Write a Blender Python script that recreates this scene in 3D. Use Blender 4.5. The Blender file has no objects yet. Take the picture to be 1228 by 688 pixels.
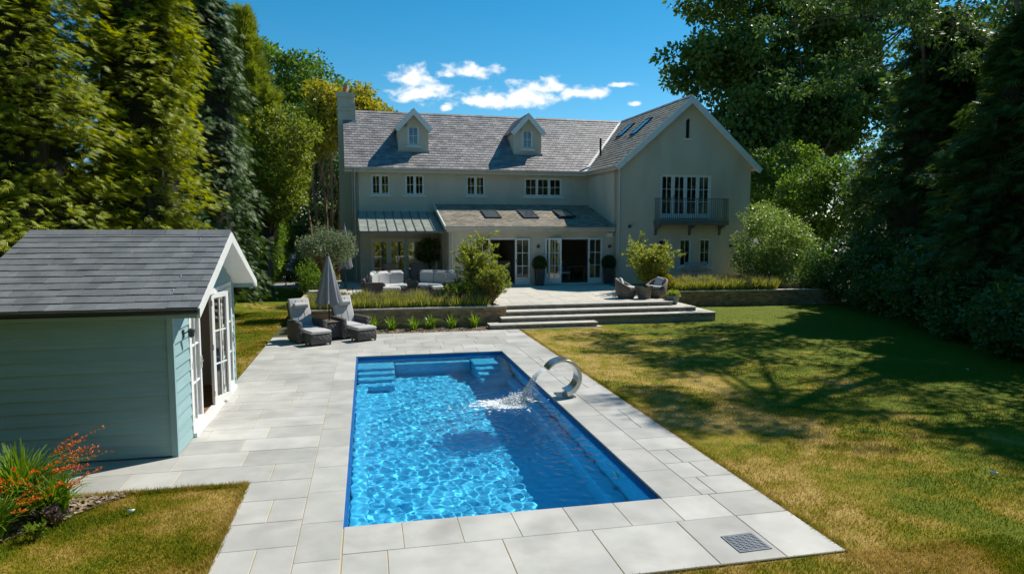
import bpy, math, random
import numpy as np
from mathutils import Vector, Matrix

SC = bpy.context.scene
COL = SC.collection
R = math.radians
# ---------------------------------------------------------------- camera
cam = bpy.data.objects.new('camera', bpy.data.cameras.new('camera')); COL.objects.link(cam)
cam.location = (0.3, -7.4, 3.3)
cam.rotation_euler = (R(90 - 5.12), 0, R(-12.14))
cam.data.lens = 809 / 1228 * 36; cam.data.sensor_width = 36
cam.data.clip_start = 0.1; cam.data.clip_end = 3000
SC.camera = cam
# ---------------------------------------------------------------- light
SUN_EL, SUN_AZ = 50.0, 27.0        # azimuth counted from +X towards +Y
a, e = R(SUN_AZ), R(SUN_EL)
SUN_DIR = Vector((math.cos(e) * math.cos(a), math.cos(e) * math.sin(a), math.sin(e)))
L = bpy.data.lights.new('sun', 'SUN'); L.energy = 5.0; L.angle = R(0.53); L.color = (1.0, 0.94, 0.84)
L.cycles.is_caustics_light = True
so = bpy.data.objects.new('sun', L); COL.objects.link(so)
so.rotation_euler = SUN_DIR.to_track_quat('Z', 'Y').to_euler()
so.location = (60, 40, 60)
W = bpy.data.worlds.new('World'); SC.world = W; W.use_nodes = True
wt = W.node_tree; wn, wl = wt.nodes, wt.links
bg = wn['Background']; bg.inputs[1].default_value = 0.11
sky = wn.new('ShaderNodeTexSky'); sky.sky_type = 'NISHITA'; sky.sun_disc = False
sky.sun_elevation = e; sky.sun_rotation = R(90 - SUN_AZ)
sky.altitude = 1400; sky.air_density = 1.0; sky.dust_density = 0.15; sky.ozone_density = 2.2
hs = wn.new('ShaderNodeHueSaturation'); hs.inputs['Saturation'].default_value = 1.42; hs.inputs['Hue'].default_value = 0.482; hs.inputs['Value'].default_value = 1.0
wl.new(sky.outputs[0], hs.inputs['Color'])

def wmath(op, a_, b_=None, c_=None):
    n = wn.new('ShaderNodeMath'); n.operation = op
    for i, v in enumerate((a_, b_, c_)):
        if v is None: continue
        if isinstance(v, (int, float)): n.inputs[i].default_value = v
        else: wl.new(v, n.inputs[i])
    return n.outputs[0]
tc = wn.new('ShaderNodeTexCoord')
sx = wn.new('ShaderNodeSeparateXYZ'); wl.new(tc.outputs['Generated'], sx.inputs[0])
az = wmath('ARCTAN2', sx.outputs[0], sx.outputs[1])
el = wmath('ARCSINE', sx.outputs[2])
nz = wn.new('ShaderNodeTexNoise'); nz.inputs['Scale'].default_value = 34; nz.inputs['Detail'].default_value = 9; nz.inputs['Roughness'].default_value = 0.55
cmb = wn.new('ShaderNodeCombineXYZ'); wl.new(az, cmb.inputs[0]); wl.new(wmath('MULTIPLY', el, 1.6), cmb.inputs[1]); wl.new(cmb.outputs[0], nz.inputs['Vector'])
# clouds in the sky's own angles (degrees clockwise from +Y, degrees above the horizon, half sizes)
def ang(px, py):
    return 12.14 + math.degrees(math.atan((px - 614) / 809)), math.degrees(math.atan((271.5 - py) / 809 * math.cos(math.atan((px - 614) / 809))))
CL = []
for px, py, rx, ry in [(500, 101, 26, 13), (507, 116, 38, 12), (487, 122, 16, 8), (562, 93, 38, 8), (540, 95, 22, 6), (585, 125, 40, 10), (632, 120, 48, 15),
                       (655, 112, 26, 10), (692, 117, 32, 8), (536, 133, 8, 5), (760, 128, 8, 3), (1105, 2, 24, 6), (742, 106, 16, 3)]:
    A, E_ = ang(px, py); CL.append((A, E_, rx / 809 * 57.3, ry / 809 * 57.3))
for A, E_, rx, ry in [(-48, 13, 4, 1.2), (-70, 10, 5, 1.3), (75, 14, 4, 1.2), (95, 9, 5, 1.4), (130, 12, 4, 1.2), (170, 10, 6, 1.6), (-150, 12, 5, 1.4), (-115, 9, 5, 1.2)]:
    CL.append((A, E_, rx, ry))
cover = None
for A, E_, rx, ry in CL:
    dx = wmath('DIVIDE', wmath('SUBTRACT', az, R(A)), R(rx)); dy0 = wmath('SUBTRACT', el, R(E_))
    dy = wmath('DIVIDE', dy0, wmath('MULTIPLY_ADD', wmath('GREATER_THAN', dy0, 0.0), R(ry * 0.35), R(ry * 0.9)))
    d = wmath('SUBTRACT', 1.0, wmath('SQRT', wmath('ADD', wmath('MULTIPLY', dx, dx), wmath('MULTIPLY', dy, dy))))
    cover = d if cover is None else wmath('MAXIMUM', cover, d)
dens = wmath('ADD', cover, wmath('MULTIPLY', wmath('SUBTRACT', nz.outputs[0], 0.5), 3.2))
mr = wn.new('ShaderNodeMapRange'); mr.interpolation_type = 'SMOOTHSTEP'; wl.new(dens, mr.inputs[0])
mr.inputs[1].default_value = -.12; mr.inputs[2].default_value = .85; mr.inputs[3].default_value = 0; mr.inputs[4].default_value = 0.96
mx = wn.new('ShaderNodeMixRGB'); wl.new(mr.outputs[0], mx.inputs[0]); wl.new(hs.outputs[0], mx.inputs[1])
mx.inputs[2].default_value = (9.0, 9.1, 9.3, 1)
wl.new(mx.outputs[0], bg.inputs[0])
SC.view_settings.view_transform = 'Standard'; SC.view_settings.look = 'None'
SC.view_settings.exposure = 0.22; SC.view_settings.gamma = 1.0; SC.view_settings.use_curve_mapping = False
SC.render.engine = 'CYCLES'
SC.cycles.use_denoising = True
SC.cycles.max_bounces = 8; SC.cycles.transparent_max_bounces = 12; SC.cycles.transmission_bounces = 6
SC.cycles.diffuse_bounces = 3; SC.cycles.glossy_bounces = 3
SC.cycles.sample_clamp_indirect = 4.0
SC.cycles.caustics_refractive = True; SC.cycles.blur_glossy = 0.5

# ---------------------------------------------------------------- helpers
def link(o, parent=None):
    COL.objects.link(o)
    if parent is not None: o.parent = parent
    return o
def tag(o, label=None, cat=None, group=None, kind=None):
    if label: o['label'] = label
    if cat: o['category'] = cat
    if group: o['group'] = group
    if kind: o['kind'] = kind
    return o
def thing(name, label, cat, loc=(0, 0, 0), rz=0.0, group=None):
    o = bpy.data.objects.new(name, None); link(o); o.empty_display_size = 0.2
    o.location = loc; o.rotation_euler = (0, 0, rz)
    return tag(o, label, cat, group)
def copy_tree(o, parent=None):
    c = o.copy(); link(c); c.parent = parent
    for ch in o.children: copy_tree(ch, c)
    return c
def npmesh(name, V, F, mat=None, parent=None, smooth=False):
    V = np.asarray(V, dtype=np.float32).reshape(-1, 3); F = np.asarray(F, dtype=np.int32)
    n, k = F.shape
    me = bpy.data.meshes.new(name)
    me.vertices.add(len(V)); me.vertices.foreach_set('co', V.ravel())
    me.loops.add(n * k); me.loops.foreach_set('vertex_index', F.ravel())
    me.polygons.add(n); me.polygons.foreach_set('loop_start', np.arange(0, n * k, k, dtype=np.int32))
    try: me.polygons.foreach_set('loop_total', np.full(n, k, dtype=np.int32))
    except Exception: pass
    if smooth: me.polygons.foreach_set('use_smooth', np.ones(n, dtype=bool))
    me.update(calc_edges=True); me.validate()
    if mat: me.materials.append(mat)
    return link(bpy.data.objects.new(name, me), parent)

class MB:
    def __init__(s): s.v = []; s.f = []
    def add(s, v, f):
        n = len(s.v); s.v += [tuple(p) for p in v]; s.f += [tuple(i + n for i in q) for q in f]; return s
    def quad(s, *p): return s.add(p, [tuple(range(len(p)))])
    def box(s, x0, x1, y0, y1, z0, z1, M=None):
        v = [(x0, y0, z0), (x1, y0, z0), (x1, y1, z0), (x0, y1, z0), (x0, y0, z1), (x1, y0, z1), (x1, y1, z1), (x0, y1, z1)]
        if M is not None: v = [tuple(M @ Vector(p)) for p in v]
        return s.add(v, [(3, 2, 1, 0), (4, 5, 6, 7), (0, 1, 5, 4), (1, 2, 6, 5), (2, 3, 7, 6), (3, 0, 4, 7)])
    def rbox(s, x0, x1, y0, y1, z0, z1, r, M=None, nseg=3):
        # rounded box: superellipse-style ring stack, for cushions and moulded things
        cx, cy, cz = (x0 + x1) / 2, (y0 + y1) / 2, (z0 + z1) / 2
        hx, hy, hz = (x1 - x0) / 2, (y1 - y0) / 2, (z1 - z0) / 2
        r = min(r, hx, hy, hz); rings = []
        lay = [(-hz + r - r * math.cos(t), r * math.sin(t)) for t in [math.pi / 2 * i / nseg for i in range(nseg + 1)]]
        lay = [(z, rr) for z, rr in lay] + [(-z, rr) for z, rr in reversed(lay)]
        v = []
        for z, rr in lay:
            ins = r - rr
            for q, (sx_, sy_) in enumerate(((1, 1), (-1, 1), (-1, -1), (1, -1))):
                for i in range(nseg + 1):
                    t = math.pi / 2 * (q + i / nseg)
                    v.append((cx + sx_ * (hx - r) + rr * math.cos(t), cy + sy_ * (hy - r) + rr * math.sin(t), cz + z))
        n = 4 * (nseg + 1); m = len(lay); f = []
        for j in range(m - 1):
            for i in range(n):
                f.append((j * n + i, j * n + (i + 1) % n, (j + 1) * n + (i + 1) % n, (j + 1) * n + i))
        f.append(tuple(reversed(range(n)))); f.append(tuple(range((m - 1) * n, m * n)))
        if M is not None: v = [tuple(M @ Vector(p)) for p in v]
        return s.add(v, f)
    def bar(s, p, q, w, h=None, up=(0, 0, 1)):
        h = h or w; p, q = Vector(p), Vector(q); d = (q - p).normalized(); u = Vector(up)
        if abs(d.dot(u)) > .98: u = Vector((0, 1, 0))
        sd = d.cross(u).normalized(); u = sd.cross(d)
        v = [c + sd * (i * w / 2) + u * (j * h / 2) for c in (p, q) for i, j in ((-1, -1), (1, -1), (1, 1), (-1, 1))]
        return s.add(v, [(3, 2, 1, 0), (4, 5, 6, 7), (0, 1, 5, 4), (1, 2, 6, 5), (2, 3, 7, 6), (3, 0, 4, 7)])
    def tube(s, pts, rs, n=8, cap=True):
        pts = [Vector(p) for p in pts]
        if isinstance(rs, (int, float)): rs = [rs] * len(pts)
        v = []; ref = None
        for i, p in enumerate(pts):
            d = (pts[min(i + 1, len(pts) - 1)] - pts[max(i - 1, 0)]).normalized()
            if ref is None: ref = Vector((0, 0, 1)) if abs(d.z) < .9 else Vector((1, 0, 0))
            x = d.cross(ref).normalized(); ref = x.cross(d); y = ref
            for k in range(n):
                t = 2 * math.pi * k / n; v.append(p + (x * math.cos(t) + y * math.sin(t)) * rs[i])
        f = [(i * n + k, i * n + (k + 1) % n, (i + 1) * n + (k + 1) % n, (i + 1) * n + k) for i in range(len(pts) - 1) for k in range(n)]
        if cap: f += [tuple(reversed(range(n))), tuple(range((len(pts) - 1) * n, len(pts) * n))]
        return s.add(v, f)
    def lathe(s, prof, n=20, c=(0, 0, 0), M=None):
        v = [(c[0] + r * math.cos(2 * math.pi * k / n), c[1] + r * math.sin(2 * math.pi * k / n), c[2] + z) for r, z in prof for k in range(n)]
        if M is not None: v = [tuple(M @ Vector(p)) for p in v]
        m = len(prof)
        f = [(i * n + k, i * n + (k + 1) % n, (i + 1) * n + (k + 1) % n, (i + 1) * n + k) for i in range(m - 1) for k in range(n)]
        f += [tuple(reversed(range(n))), tuple(range((m - 1) * n, m * n))]
        return s.add(v, f)
    def ext(s, poly, axis, a0, a1):
        # poly of (u,v); axis 'y': (x,z) extruded in y; 'x': (y,z) extruded in x; 'z': (x,y)
        def P(u, v, t): return {'x': (t, u, v), 'y': (u, t, v), 'z': (u, v, t)}[axis]
        n = len(poly); v = [P(u, w, a0) for u, w in poly] + [P(u, w, a1) for u, w in poly]
        return s.add(v, [tuple(range(n)), tuple(reversed(range(n, 2 * n)))] + [(i, i + n, (i + 1) % n + n, (i + 1) % n) for i in range(n)])
    def mesh(s, name, mat, smooth=False):
        me = bpy.data.meshes.new(name); me.from_pydata(s.v, [], s.f); me.update()
        import bmesh
        bm = bmesh.new(); bm.from_mesh(me); bmesh.ops.recalc_face_normals(bm, faces=bm.faces); bm.to_mesh(me); bm.free()
        if smooth:
            me.polygons.foreach_set('use_smooth', [True] * len(me.polygons))
            try: me.set_sharp_from_angle(angle=R(40))
            except Exception: pass
        me.materials.append(mat); return me
    def build(s, name, mat, parent=None, smooth=False, bevel=0.0):
        o = bpy.data.objects.new(name, s.mesh(name, mat, smooth)); link(o, parent)
        if bevel:
            b = o.modifiers.new('bevel', 'BEVEL'); b.width = bevel; b.segments = 2; b.limit_method = 'ANGLE'
        return o

# ---------------------------------------------------------------- materials
def pm(name, c1, c2=None, scale=4.0, rough=.6, bump=0.0, bscale=40.0, metal=0.0, spec=.5, island=0.0, detail=5, stretch=(1, 1, 1), coat=0.0, lo=.35, hi=.65, c3=None, scale3=.6, contrast3=(.45, .65)):
    m = bpy.data.materials.new(name); m.use_nodes = True; nt = m.node_tree; N, K = nt.nodes, nt.links
    b = N['Principled BSDF']; b.inputs['Roughness'].default_value = rough; b.inputs['Metallic'].default_value = metal
    b.inputs['Specular IOR Level'].default_value = spec; b.inputs['Coat Weight'].default_value = coat
    geo = N.new('ShaderNodeNewGeometry')
    mp = N.new('ShaderNodeMapping'); mp.inputs['Scale'].default_value = stretch; K.new(geo.outputs['Position'], mp.inputs[0])
    col = None
    if c2 is not None:
        t = N.new('ShaderNodeTexNoise'); t.inputs['Scale'].default_value = scale; t.inputs['Detail'].default_value = detail
        K.new(mp.outputs[0], t.inputs['Vector'])
        cr = N.new('ShaderNodeValToRGB'); K.new(t.outputs[0], cr.inputs[0])
        cr.color_ramp.elements[0].position = lo; cr.color_ramp.elements[0].color = (*c1, 1)
        cr.color_ramp.elements[1].position = hi; cr.color_ramp.elements[1].color = (*c2, 1)
        col = cr.outputs[0]
    else:
        rgb = N.new('ShaderNodeRGB'); rgb.outputs[0].default_value = (*c1, 1); col = rgb.outputs[0]
    if c3 is not None:
        t = N.new('ShaderNodeTexNoise'); t.inputs['Scale'].default_value = scale3; t.inputs['Detail'].default_value = 6
        K.new(mp.outputs[0], t.inputs['Vector'])
        r3 = N.new('ShaderNodeMapRange'); r3.inputs[1].default_value, r3.inputs[2].default_value = contrast3; K.new(t.outputs[0], r3.inputs[0])
        x = N.new('ShaderNodeMixRGB'); K.new(r3.outputs[0], x.inputs[0]); K.new(col, x.inputs[1]); x.inputs[2].default_value = (*c3, 1); col = x.outputs[0]
    if island:
        hv = N.new('ShaderNodeHueSaturation'); K.new(col, hv.inputs['Color'])
        r4 = N.new('ShaderNodeMapRange'); K.new(geo.outputs['Random Per Island'], r4.inputs[0]); r4.inputs[3].default_value = 1 - island; r4.inputs[4].default_value = 1 + island
        K.new(r4.outputs[0], hv.inputs['Value']); col = hv.outputs[0]
    K.new(col, b.inputs['Base Color'])
    if bump:
        t = N.new('ShaderNodeTexNoise'); t.inputs['Scale'].default_value = bscale; t.inputs['Detail'].default_value = 4
        K.new(mp.outputs[0], t.inputs['Vector'])
        bp = N.new('ShaderNodeBump'); bp.inputs['Strength'].default_value = bump; bp.inputs['Distance'].default_value = .02
        K.new(t.outputs[0], bp.inputs['Height']); K.new(bp.outputs[0], b.inputs['Normal'])
    return m
def objrand(m, amt):
    # per-object brightness variation (slabs, boards, slates that are objects of their own)
    nt = m.node_tree; N, K = nt.nodes, nt.links; b = N['Principled BSDF']; src = b.inputs['Base Color'].links[0].from_socket
    oi = N.new('ShaderNodeObjectInfo'); r = N.new('ShaderNodeMapRange'); K.new(oi.outputs['Random'], r.inputs[0]); r.inputs[3].default_value = 1 - amt; r.inputs[4].default_value = 1 + amt
    hv = N.new('ShaderNodeHueSaturation'); K.new(src, hv.inputs['Color']); K.new(r.outputs[0], hv.inputs['Value']); K.new(hv.outputs[0], b.inputs['Base Color'])
    return m
def leafmat(name, c1, c2, trans=.4, rough=.45, scale=.7, spec=.35):
    m = bpy.data.materials.new(name); m.use_nodes = True; nt = m.node_tree; N, K = nt.nodes, nt.links
    b = N['Principled BSDF']; b.inputs['Roughness'].default_value = rough; b.inputs['Specular IOR Level'].default_value = spec
    geo = N.new('ShaderNodeNewGeometry'); t = N.new('ShaderNodeTexNoise'); t.inputs['Scale'].default_value = scale; t.inputs['Detail'].default_value = 2
    K.new(geo.outputs['Position'], t.inputs['Vector'])
    ad = N.new('ShaderNodeMath'); ad.operation = 'MULTIPLY_ADD'; K.new(geo.outputs['Random Per Island'], ad.inputs[0]); ad.inputs[1].default_value = .7
    sb = N.new('ShaderNodeMath'); sb.operation = 'SUBTRACT'; K.new(t.outputs[0], sb.inputs[0]); sb.inputs[1].default_value = .35
    K.new(sb.outputs[0], ad.inputs[2])
    x = N.new('ShaderNodeMixRGB'); K.new(ad.outputs[0], x.inputs[0]); x.inputs[1].default_value = (*c1, 1); x.inputs[2].default_value = (*c2, 1); x.use_clamp = True
    K.new(x.outputs[0], b.inputs['Base Color'])
    tr = N.new('ShaderNodeBsdfTranslucent')
    hv = N.new('ShaderNodeHueSaturation'); hv.inputs['Value'].default_value = 1.5; hv.inputs['Saturation'].default_value = 1.1; hv.inputs['Hue'].default_value = .49
    K.new(x.outputs[0], hv.inputs['Color']); K.new(hv.outputs[0], tr.inputs[0])
    ms = N.new('ShaderNodeMixShader'); ms.inputs[0].default_value = trans
    K.new(b.outputs[0], ms.inputs[1]); K.new(tr.outputs[0], ms.inputs[2]); K.new(ms.outputs[0], N['Material Output'].inputs[0])
    return m
def glassmat(name, tint=(.8, .85, .85), refl=1.0, base=.06):
    # thin pane: sees through, mirrors at grazing angles
    m = bpy.data.materials.new(name); m.use_nodes = True; nt = m.node_tree; N, K = nt.nodes, nt.links; N.remove(N['Principled BSDF'])
    tr = N.new('ShaderNodeBsdfTransparent'); tr.inputs[0].default_value = (*tint, 1)
    gl = N.new('ShaderNodeBsdfGlossy'); gl.inputs['Roughness'].default_value = .005
    geo = N.new('ShaderNodeNewGeometry'); t = N.new('ShaderNodeTexNoise'); t.inputs['Scale'].default_value = 1.1; K.new(geo.outputs['Position'], t.inputs['Vector'])
    bp = N.new('ShaderNodeBump'); bp.inputs['Strength'].default_value = .05; bp.inputs['Distance'].default_value = .05; K.new(t.outputs[0], bp.inputs['Height']); K.new(bp.outputs[0], gl.inputs['Normal'])
    fr = N.new('ShaderNodeFresnel'); fr.inputs[0].default_value = 1.52
    ma = N.new('ShaderNodeMath'); ma.operation = 'MULTIPLY_ADD'; ma.use_clamp = True; K.new(fr.outputs[0], ma.inputs[0]); ma.inputs[1].default_value = refl; ma.inputs[2].default_value = base
    ms = N.new('ShaderNodeMixShader'); K.new(ma.outputs[0], ms.inputs[0]); K.new(tr.outputs[0], ms.inputs[1]); K.new(gl.outputs[0], ms.inputs[2]); K.new(ms.outputs[0], N['Material Output'].inputs[0])
    return m

M = {}
M['render'] = pm('wall_render', (.575, .53, .425), (.63, .585, .475), 1.2, .85, .25, 90, c3=(.47, .43, .34), scale3=.8, contrast3=(.5, .8), stretch=(1, 1, .3))
M['joinery'] = pm('pale_joinery', (.70, .75, .74), (.76, .80, .79), 3, .45)
M['white'] = pm('white_paint', (.74, .75, .72), (.80, .80, .77), 3, .4)
M['sill'] = pm('sill_stone', (.68, .70, .66), (.75, .76, .72), 6, .7)
M['slate'] = pm('house_slate', (.20, .185, .185), (.30, .28, .27), 2.2, .55, .35, 60, island=.30, c3=(.22, .205, .185), scale3=.9, contrast3=(.55, .75))
M['slate_warm'] = pm('lichen_slate', (.25, .22, .18), (.36, .31, .23), 3.5, .7, .4, 50, island=.25, c3=(.32, .23, .10), scale3=1.6, contrast3=(.55, .72))
M['shed_slate'] = objrand(pm('shed_slate', (.135, .145, .155), (.185, .195, .205), 3, .5, .3, 45, stretch=(1, 1, 1), c3=(.25, .26, .27), scale3=7, contrast3=(.66, .8)), .16)
M['lead'] = pm('lead', (.30, .31, .32), (.38, .39, .4), 4, .45, metal=.3)
M['lead_pale'] = pm('valley_lead', (.5, .5, .49), (.62, .61, .59), 5, .5)
M['black'] = pm('black_plastic', (.012, .013, .015), None, rough=.35)
M['dark_metal'] = pm('dark_metal', (.05, .055, .055), None, rough=.45, metal=.4)
M['rail'] = pm('balcony_metal', (.12, .145, .145), (.15, .175, .17), 5, .5, metal=.2)
M['gutter'] = pm('gutter_paint', (.52, .53, .49), (.6, .6, .56), 3, .45)
M['terracotta'] = pm('terracotta', (.35, .13, .07), (.42, .18, .1), 9, .8)
M['glass'] = glassmat('window_glass', (.5, .55, .55), 1.3, .10)
M['glass_clear'] = glassmat('door_glass', (.8, .84, .82), 1.2, .10)
M['glass_table'] = glassmat('table_glass', (.5, .58, .56), 1.2, .15)
M['interior'] = pm('interior_plaster', (.62, .57, .50), (.68, .63, .56), 2, .9)
M['floor_in'] = pm('interior_floor', (.30, .24, .17), (.38, .31, .22), 5, .5)
M['curtain'] = pm('curtain', (.45, .42, .38), (.52, .49, .44), 6, .9, stretch=(9, 1, .3))
M['wood'] = pm('wood', (.22, .12, .06), (.32, .18, .09), 5, .55, .2, 30, stretch=(1, 1, 8))
M['paving'] = objrand(pm('paving_stone', (.385, .38, .355), (.485, .475, .44), 1.7, .62, .15, 120, detail=10, c3=(.30, .29, .26), scale3=1.3, contrast3=(.52, .82)), .12)
M['terrace'] = objrand(pm('terrace_stone', (.50, .47, .40), (.58, .54, .46), 1.6, .7, .15, 90, detail=8), .07)
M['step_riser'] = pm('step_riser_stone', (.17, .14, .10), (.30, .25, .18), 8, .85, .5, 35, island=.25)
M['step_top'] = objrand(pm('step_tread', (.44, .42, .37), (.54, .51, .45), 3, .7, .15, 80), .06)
M['grout'] = pm('sand_joint', (.50, .38, .17), (.44, .36, .22), 6, .9, .2, 90)
M['brick'] = pm('garden_brick', (.27, .165, .085), (.40, .27, .15), 5, .9, .6, 45, island=.35)
M['brick_red'] = pm('red_brick', (.24, .10, .06), (.34, .16, .10), 5, .9, .6, 45, island=.3)
M['mortar'] = pm('mortar', (.28, .25, .2), (.34, .31, .26), 9, .95)
M['soil'] = pm('soil', (.06, .04, .025), (.12, .085, .055), 7, 1, .8, 60)
M['bark_chip'] = pm('bark_chip', (.16, .10, .06), (.42, .33, .24), 30, .95, island=.5)
M['gravel'] = pm('driveway_gravel', (.28, .26, .23), (.40, .37, .33), 22, .95, .6, 90)
M['shed'] = objrand(pm('shed_paint', (.24, .39, .405), (.275, .425, .44), 3, .6, .12, 40, stretch=(.6, .6, 6)), .06)
M['shed_trim'] = pm('shed_trim', (.24, .39, .405), (.275, .425, .44), 3, .55)
M['shed_in'] = pm('shed_lining', (.55, .52, .46), (.62, .59, .53), 3, .7)
M['steel'] = pm('stainless_steel', (.62, .62, .60), (.70, .69, .67), 3, .22, .05, 8, metal=1.0, stretch=(1, 14, 14))
M['cast'] = pm('cast_iron', (.16, .18, .21), (.22, .24, .27), 12, .5, metal=.6)
M['cushion'] = pm('cushion_fabric', (.47, .46, .45), (.54, .53, .515), 3, .9, .25, 22)
M['cushion_dark'] = pm('grey_cushion', (.36, .37, .39), (.42, .43, .45), 4, .9, .25, 22)
M['teal'] = pm('teal_throw', (.16, .42, .46), (.5, .6, .62), 14, .9)
M['patterned'] = pm('patterned_cushion', (.62, .62, .6), (.08, .09, .1), 24, .9, lo=.55, hi=.6)
M['parasol'] = pm('parasol_cloth', (.24, .24, .25), (.29, .29, .30), 3, .9, .2, 9, stretch=(5, 5, .6))
M['bark'] = pm('tree_bark', (.10, .075, .05), (.19, .145, .10), 5, .95, .9, 18, stretch=(1, 1, .25))
M['bark_red'] = pm('warm_bark', (.22, .12, .06), (.36, .22, .12), 4, .9, .8, 14, stretch=(1, 1, .25))
M['planter'] = pm('planter_dark', (.035, .04, .045), (.05, .055, .06), 6, .5)
M['car'] = pm('car_paint', (.015, .018, .024), None, rough=.2, coat=.8)
M['tyre'] = pm('tyre', (.012, .012, .012), None, rough=.8)
M['chrome'] = pm('chrome', (.7, .7, .7), None, rough=.15, metal=1)
M['lamp_glass'] = pm('headlamp', (.6, .6, .6), None, rough=.1)
# wicker: woven strands
def wicker(name, c1, c2):
    m = pm(name, c1, c2, 30, .6, island=0); nt = m.node_tree; N, K = nt.nodes, nt.links; b = N['Principled BSDF']
    tcn = N.new('ShaderNodeTexCoord')
    w1 = N.new('ShaderNodeTexWave'); w1.bands_direction = 'Z'; w1.inputs['Scale'].default_value = 9; w1.inputs['Distortion'].default_value = .6; K.new(tcn.outputs['Object'], w1.inputs[0])
    w2 = N.new('ShaderNodeTexWave'); w2.bands_direction = 'DIAGONAL'; w2.inputs['Scale'].default_value = 5; K.new(tcn.outputs['Object'], w2.inputs[0])
    mu = N.new('ShaderNodeMath'); mu.operation = 'MULTIPLY'; K.new(w1.outputs['Fac'], mu.inputs[0]); K.new(w2.outputs['Fac'], mu.inputs[1])
    bp = N.new('ShaderNodeBump'); bp.inputs['Strength'].default_value = .9; bp.inputs['Distance'].default_value = .012
    K.new(mu.outputs[0], bp.inputs['Height']); K.new(bp.outputs[0], b.inputs['Normal']); return m
M['wicker'] = wicker('dark_wicker', (.055, .05, .047), (.11, .10, .095))
M['wicker_brown'] = wicker('brown_wicker', (.11, .09, .07), (.19, .155, .12))
# lawn: dry straw and green patches, same field for the soil sheet and the blades
def lawnmat(name, k=1.0, trans=0.0):
    m = bpy.data.materials.new(name); m.use_nodes = True; nt = m.node_tree; N, K = nt.nodes, nt.links; b = N['Principled BSDF']
    b.inputs['Roughness'].default_value = .85; b.inputs['Specular IOR Level'].default_value = .15
    geo = N.new('ShaderNodeNewGeometry')
    def noise(s, d, off):
        mp = N.new('ShaderNodeMapping'); mp.inputs['Location'].default_value = off; K.new(geo.outputs['Position'], mp.inputs[0])
        t = N.new('ShaderNodeTexNoise'); t.inputs['Scale'].default_value = s; t.inputs['Detail'].default_value = d; t.inputs['Roughness'].default_value = .6; K.new(mp.outputs[0], t.inputs['Vector']); return t.outputs[0]
    sp = N.new('ShaderNodeSeparateXYZ'); K.new(geo.outputs['Position'], sp.inputs[0])
    def mth(op, a_, b_, c_=None):
        n = N.new('ShaderNodeMath'); n.operation = op
        for i, v in enumerate((a_, b_, c_)):
            if v is None: continue
            if isinstance(v, (int, float)): n.inputs[i].default_value = v
            else: K.new(v, n.inputs[i])
        return n.outputs[0]
    # watered side: greener away from the paving, drier by it
    xr = N.new('ShaderNodeMapRange'); K.new(sp.outputs[0], xr.inputs[0]); xr.inputs[1].default_value = 4.5; xr.inputs[2].default_value = 15; xr.inputs[3].default_value = .15; xr.inputs[4].default_value = -.31
    yr = N.new('ShaderNodeMapRange'); K.new(sp.outputs[1], yr.inputs[0]); yr.inputs[1].default_value = -1.0; yr.inputs[2].default_value = -3.0; yr.inputs[3].default_value = 0; yr.inputs[4].default_value = -.14
    lx = N.new('ShaderNodeMapRange'); K.new(sp.outputs[0], lx.inputs[0]); lx.inputs[1].default_value = -1.4; lx.inputs[2].default_value = -3.2; lx.inputs[3].default_value = .0; lx.inputs[4].default_value = -.2
    f = mth('ADD', mth('ADD', mth('MULTIPLY_ADD', noise(.55, 3, (3, 7, 0)), 1.15, -.40), mth('MULTIPLY', noise(2.6, 6, (1, 2, 0)), .72)), mth('ADD', xr.outputs[0], mth('ADD', yr.outputs[0], lx.outputs[0])))
    f = mth('MULTIPLY_ADD', mth('SUBTRACT', noise(38, 3, (0, 0, 0)), .5), .34, f)
    cr = N.new('ShaderNodeValToRGB'); K.new(f, cr.inputs[0]); E_ = cr.color_ramp.elements
    E_[0].position = .40; E_[0].color = (.108 * k, .142 * k, .005 * k, 1)
    E_[1].position = .54; E_[1].color = (.215 * k, .19 * k, .012 * k, 1)
    for p_, c_ in ((.63, (.30, .225, .04)), (.74, (.41, .295, .085))):
        q = E_.new(p_); q.color = (*[v * k for v in c_], 1)
    K.new(cr.outputs[0], b.inputs['Base Color'])
    if trans:
        tr = N.new('ShaderNodeBsdfTranslucent'); K.new(cr.outputs[0], tr.inputs[0]); ms = N.new('ShaderNodeMixShader'); ms.inputs[0].default_value = trans
        K.new(b.outputs[0], ms.inputs[1]); K.new(tr.outputs[0], ms.inputs[2]); K.new(ms.outputs[0], N['Material Output'].inputs[0])
    else:
        bp = N.new('ShaderNodeBump'); bp.inputs['Strength'].default_value = .8; bp.inputs['Distance'].default_value = .03; K.new(noise(55, 4, (2, 1, 0)), bp.inputs['Height']); K.new(bp.outputs[0], b.inputs['Normal'])
    return m
M['lawn'] = lawnmat('lawn_turf', 1.0); M['blade'] = lawnmat('lawn_blade', 1.35, .35)
M['ground'] = pm('rough_ground', (.05, .06, .02), (.11, .10, .045), .5, .95, .6, 20)
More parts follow.
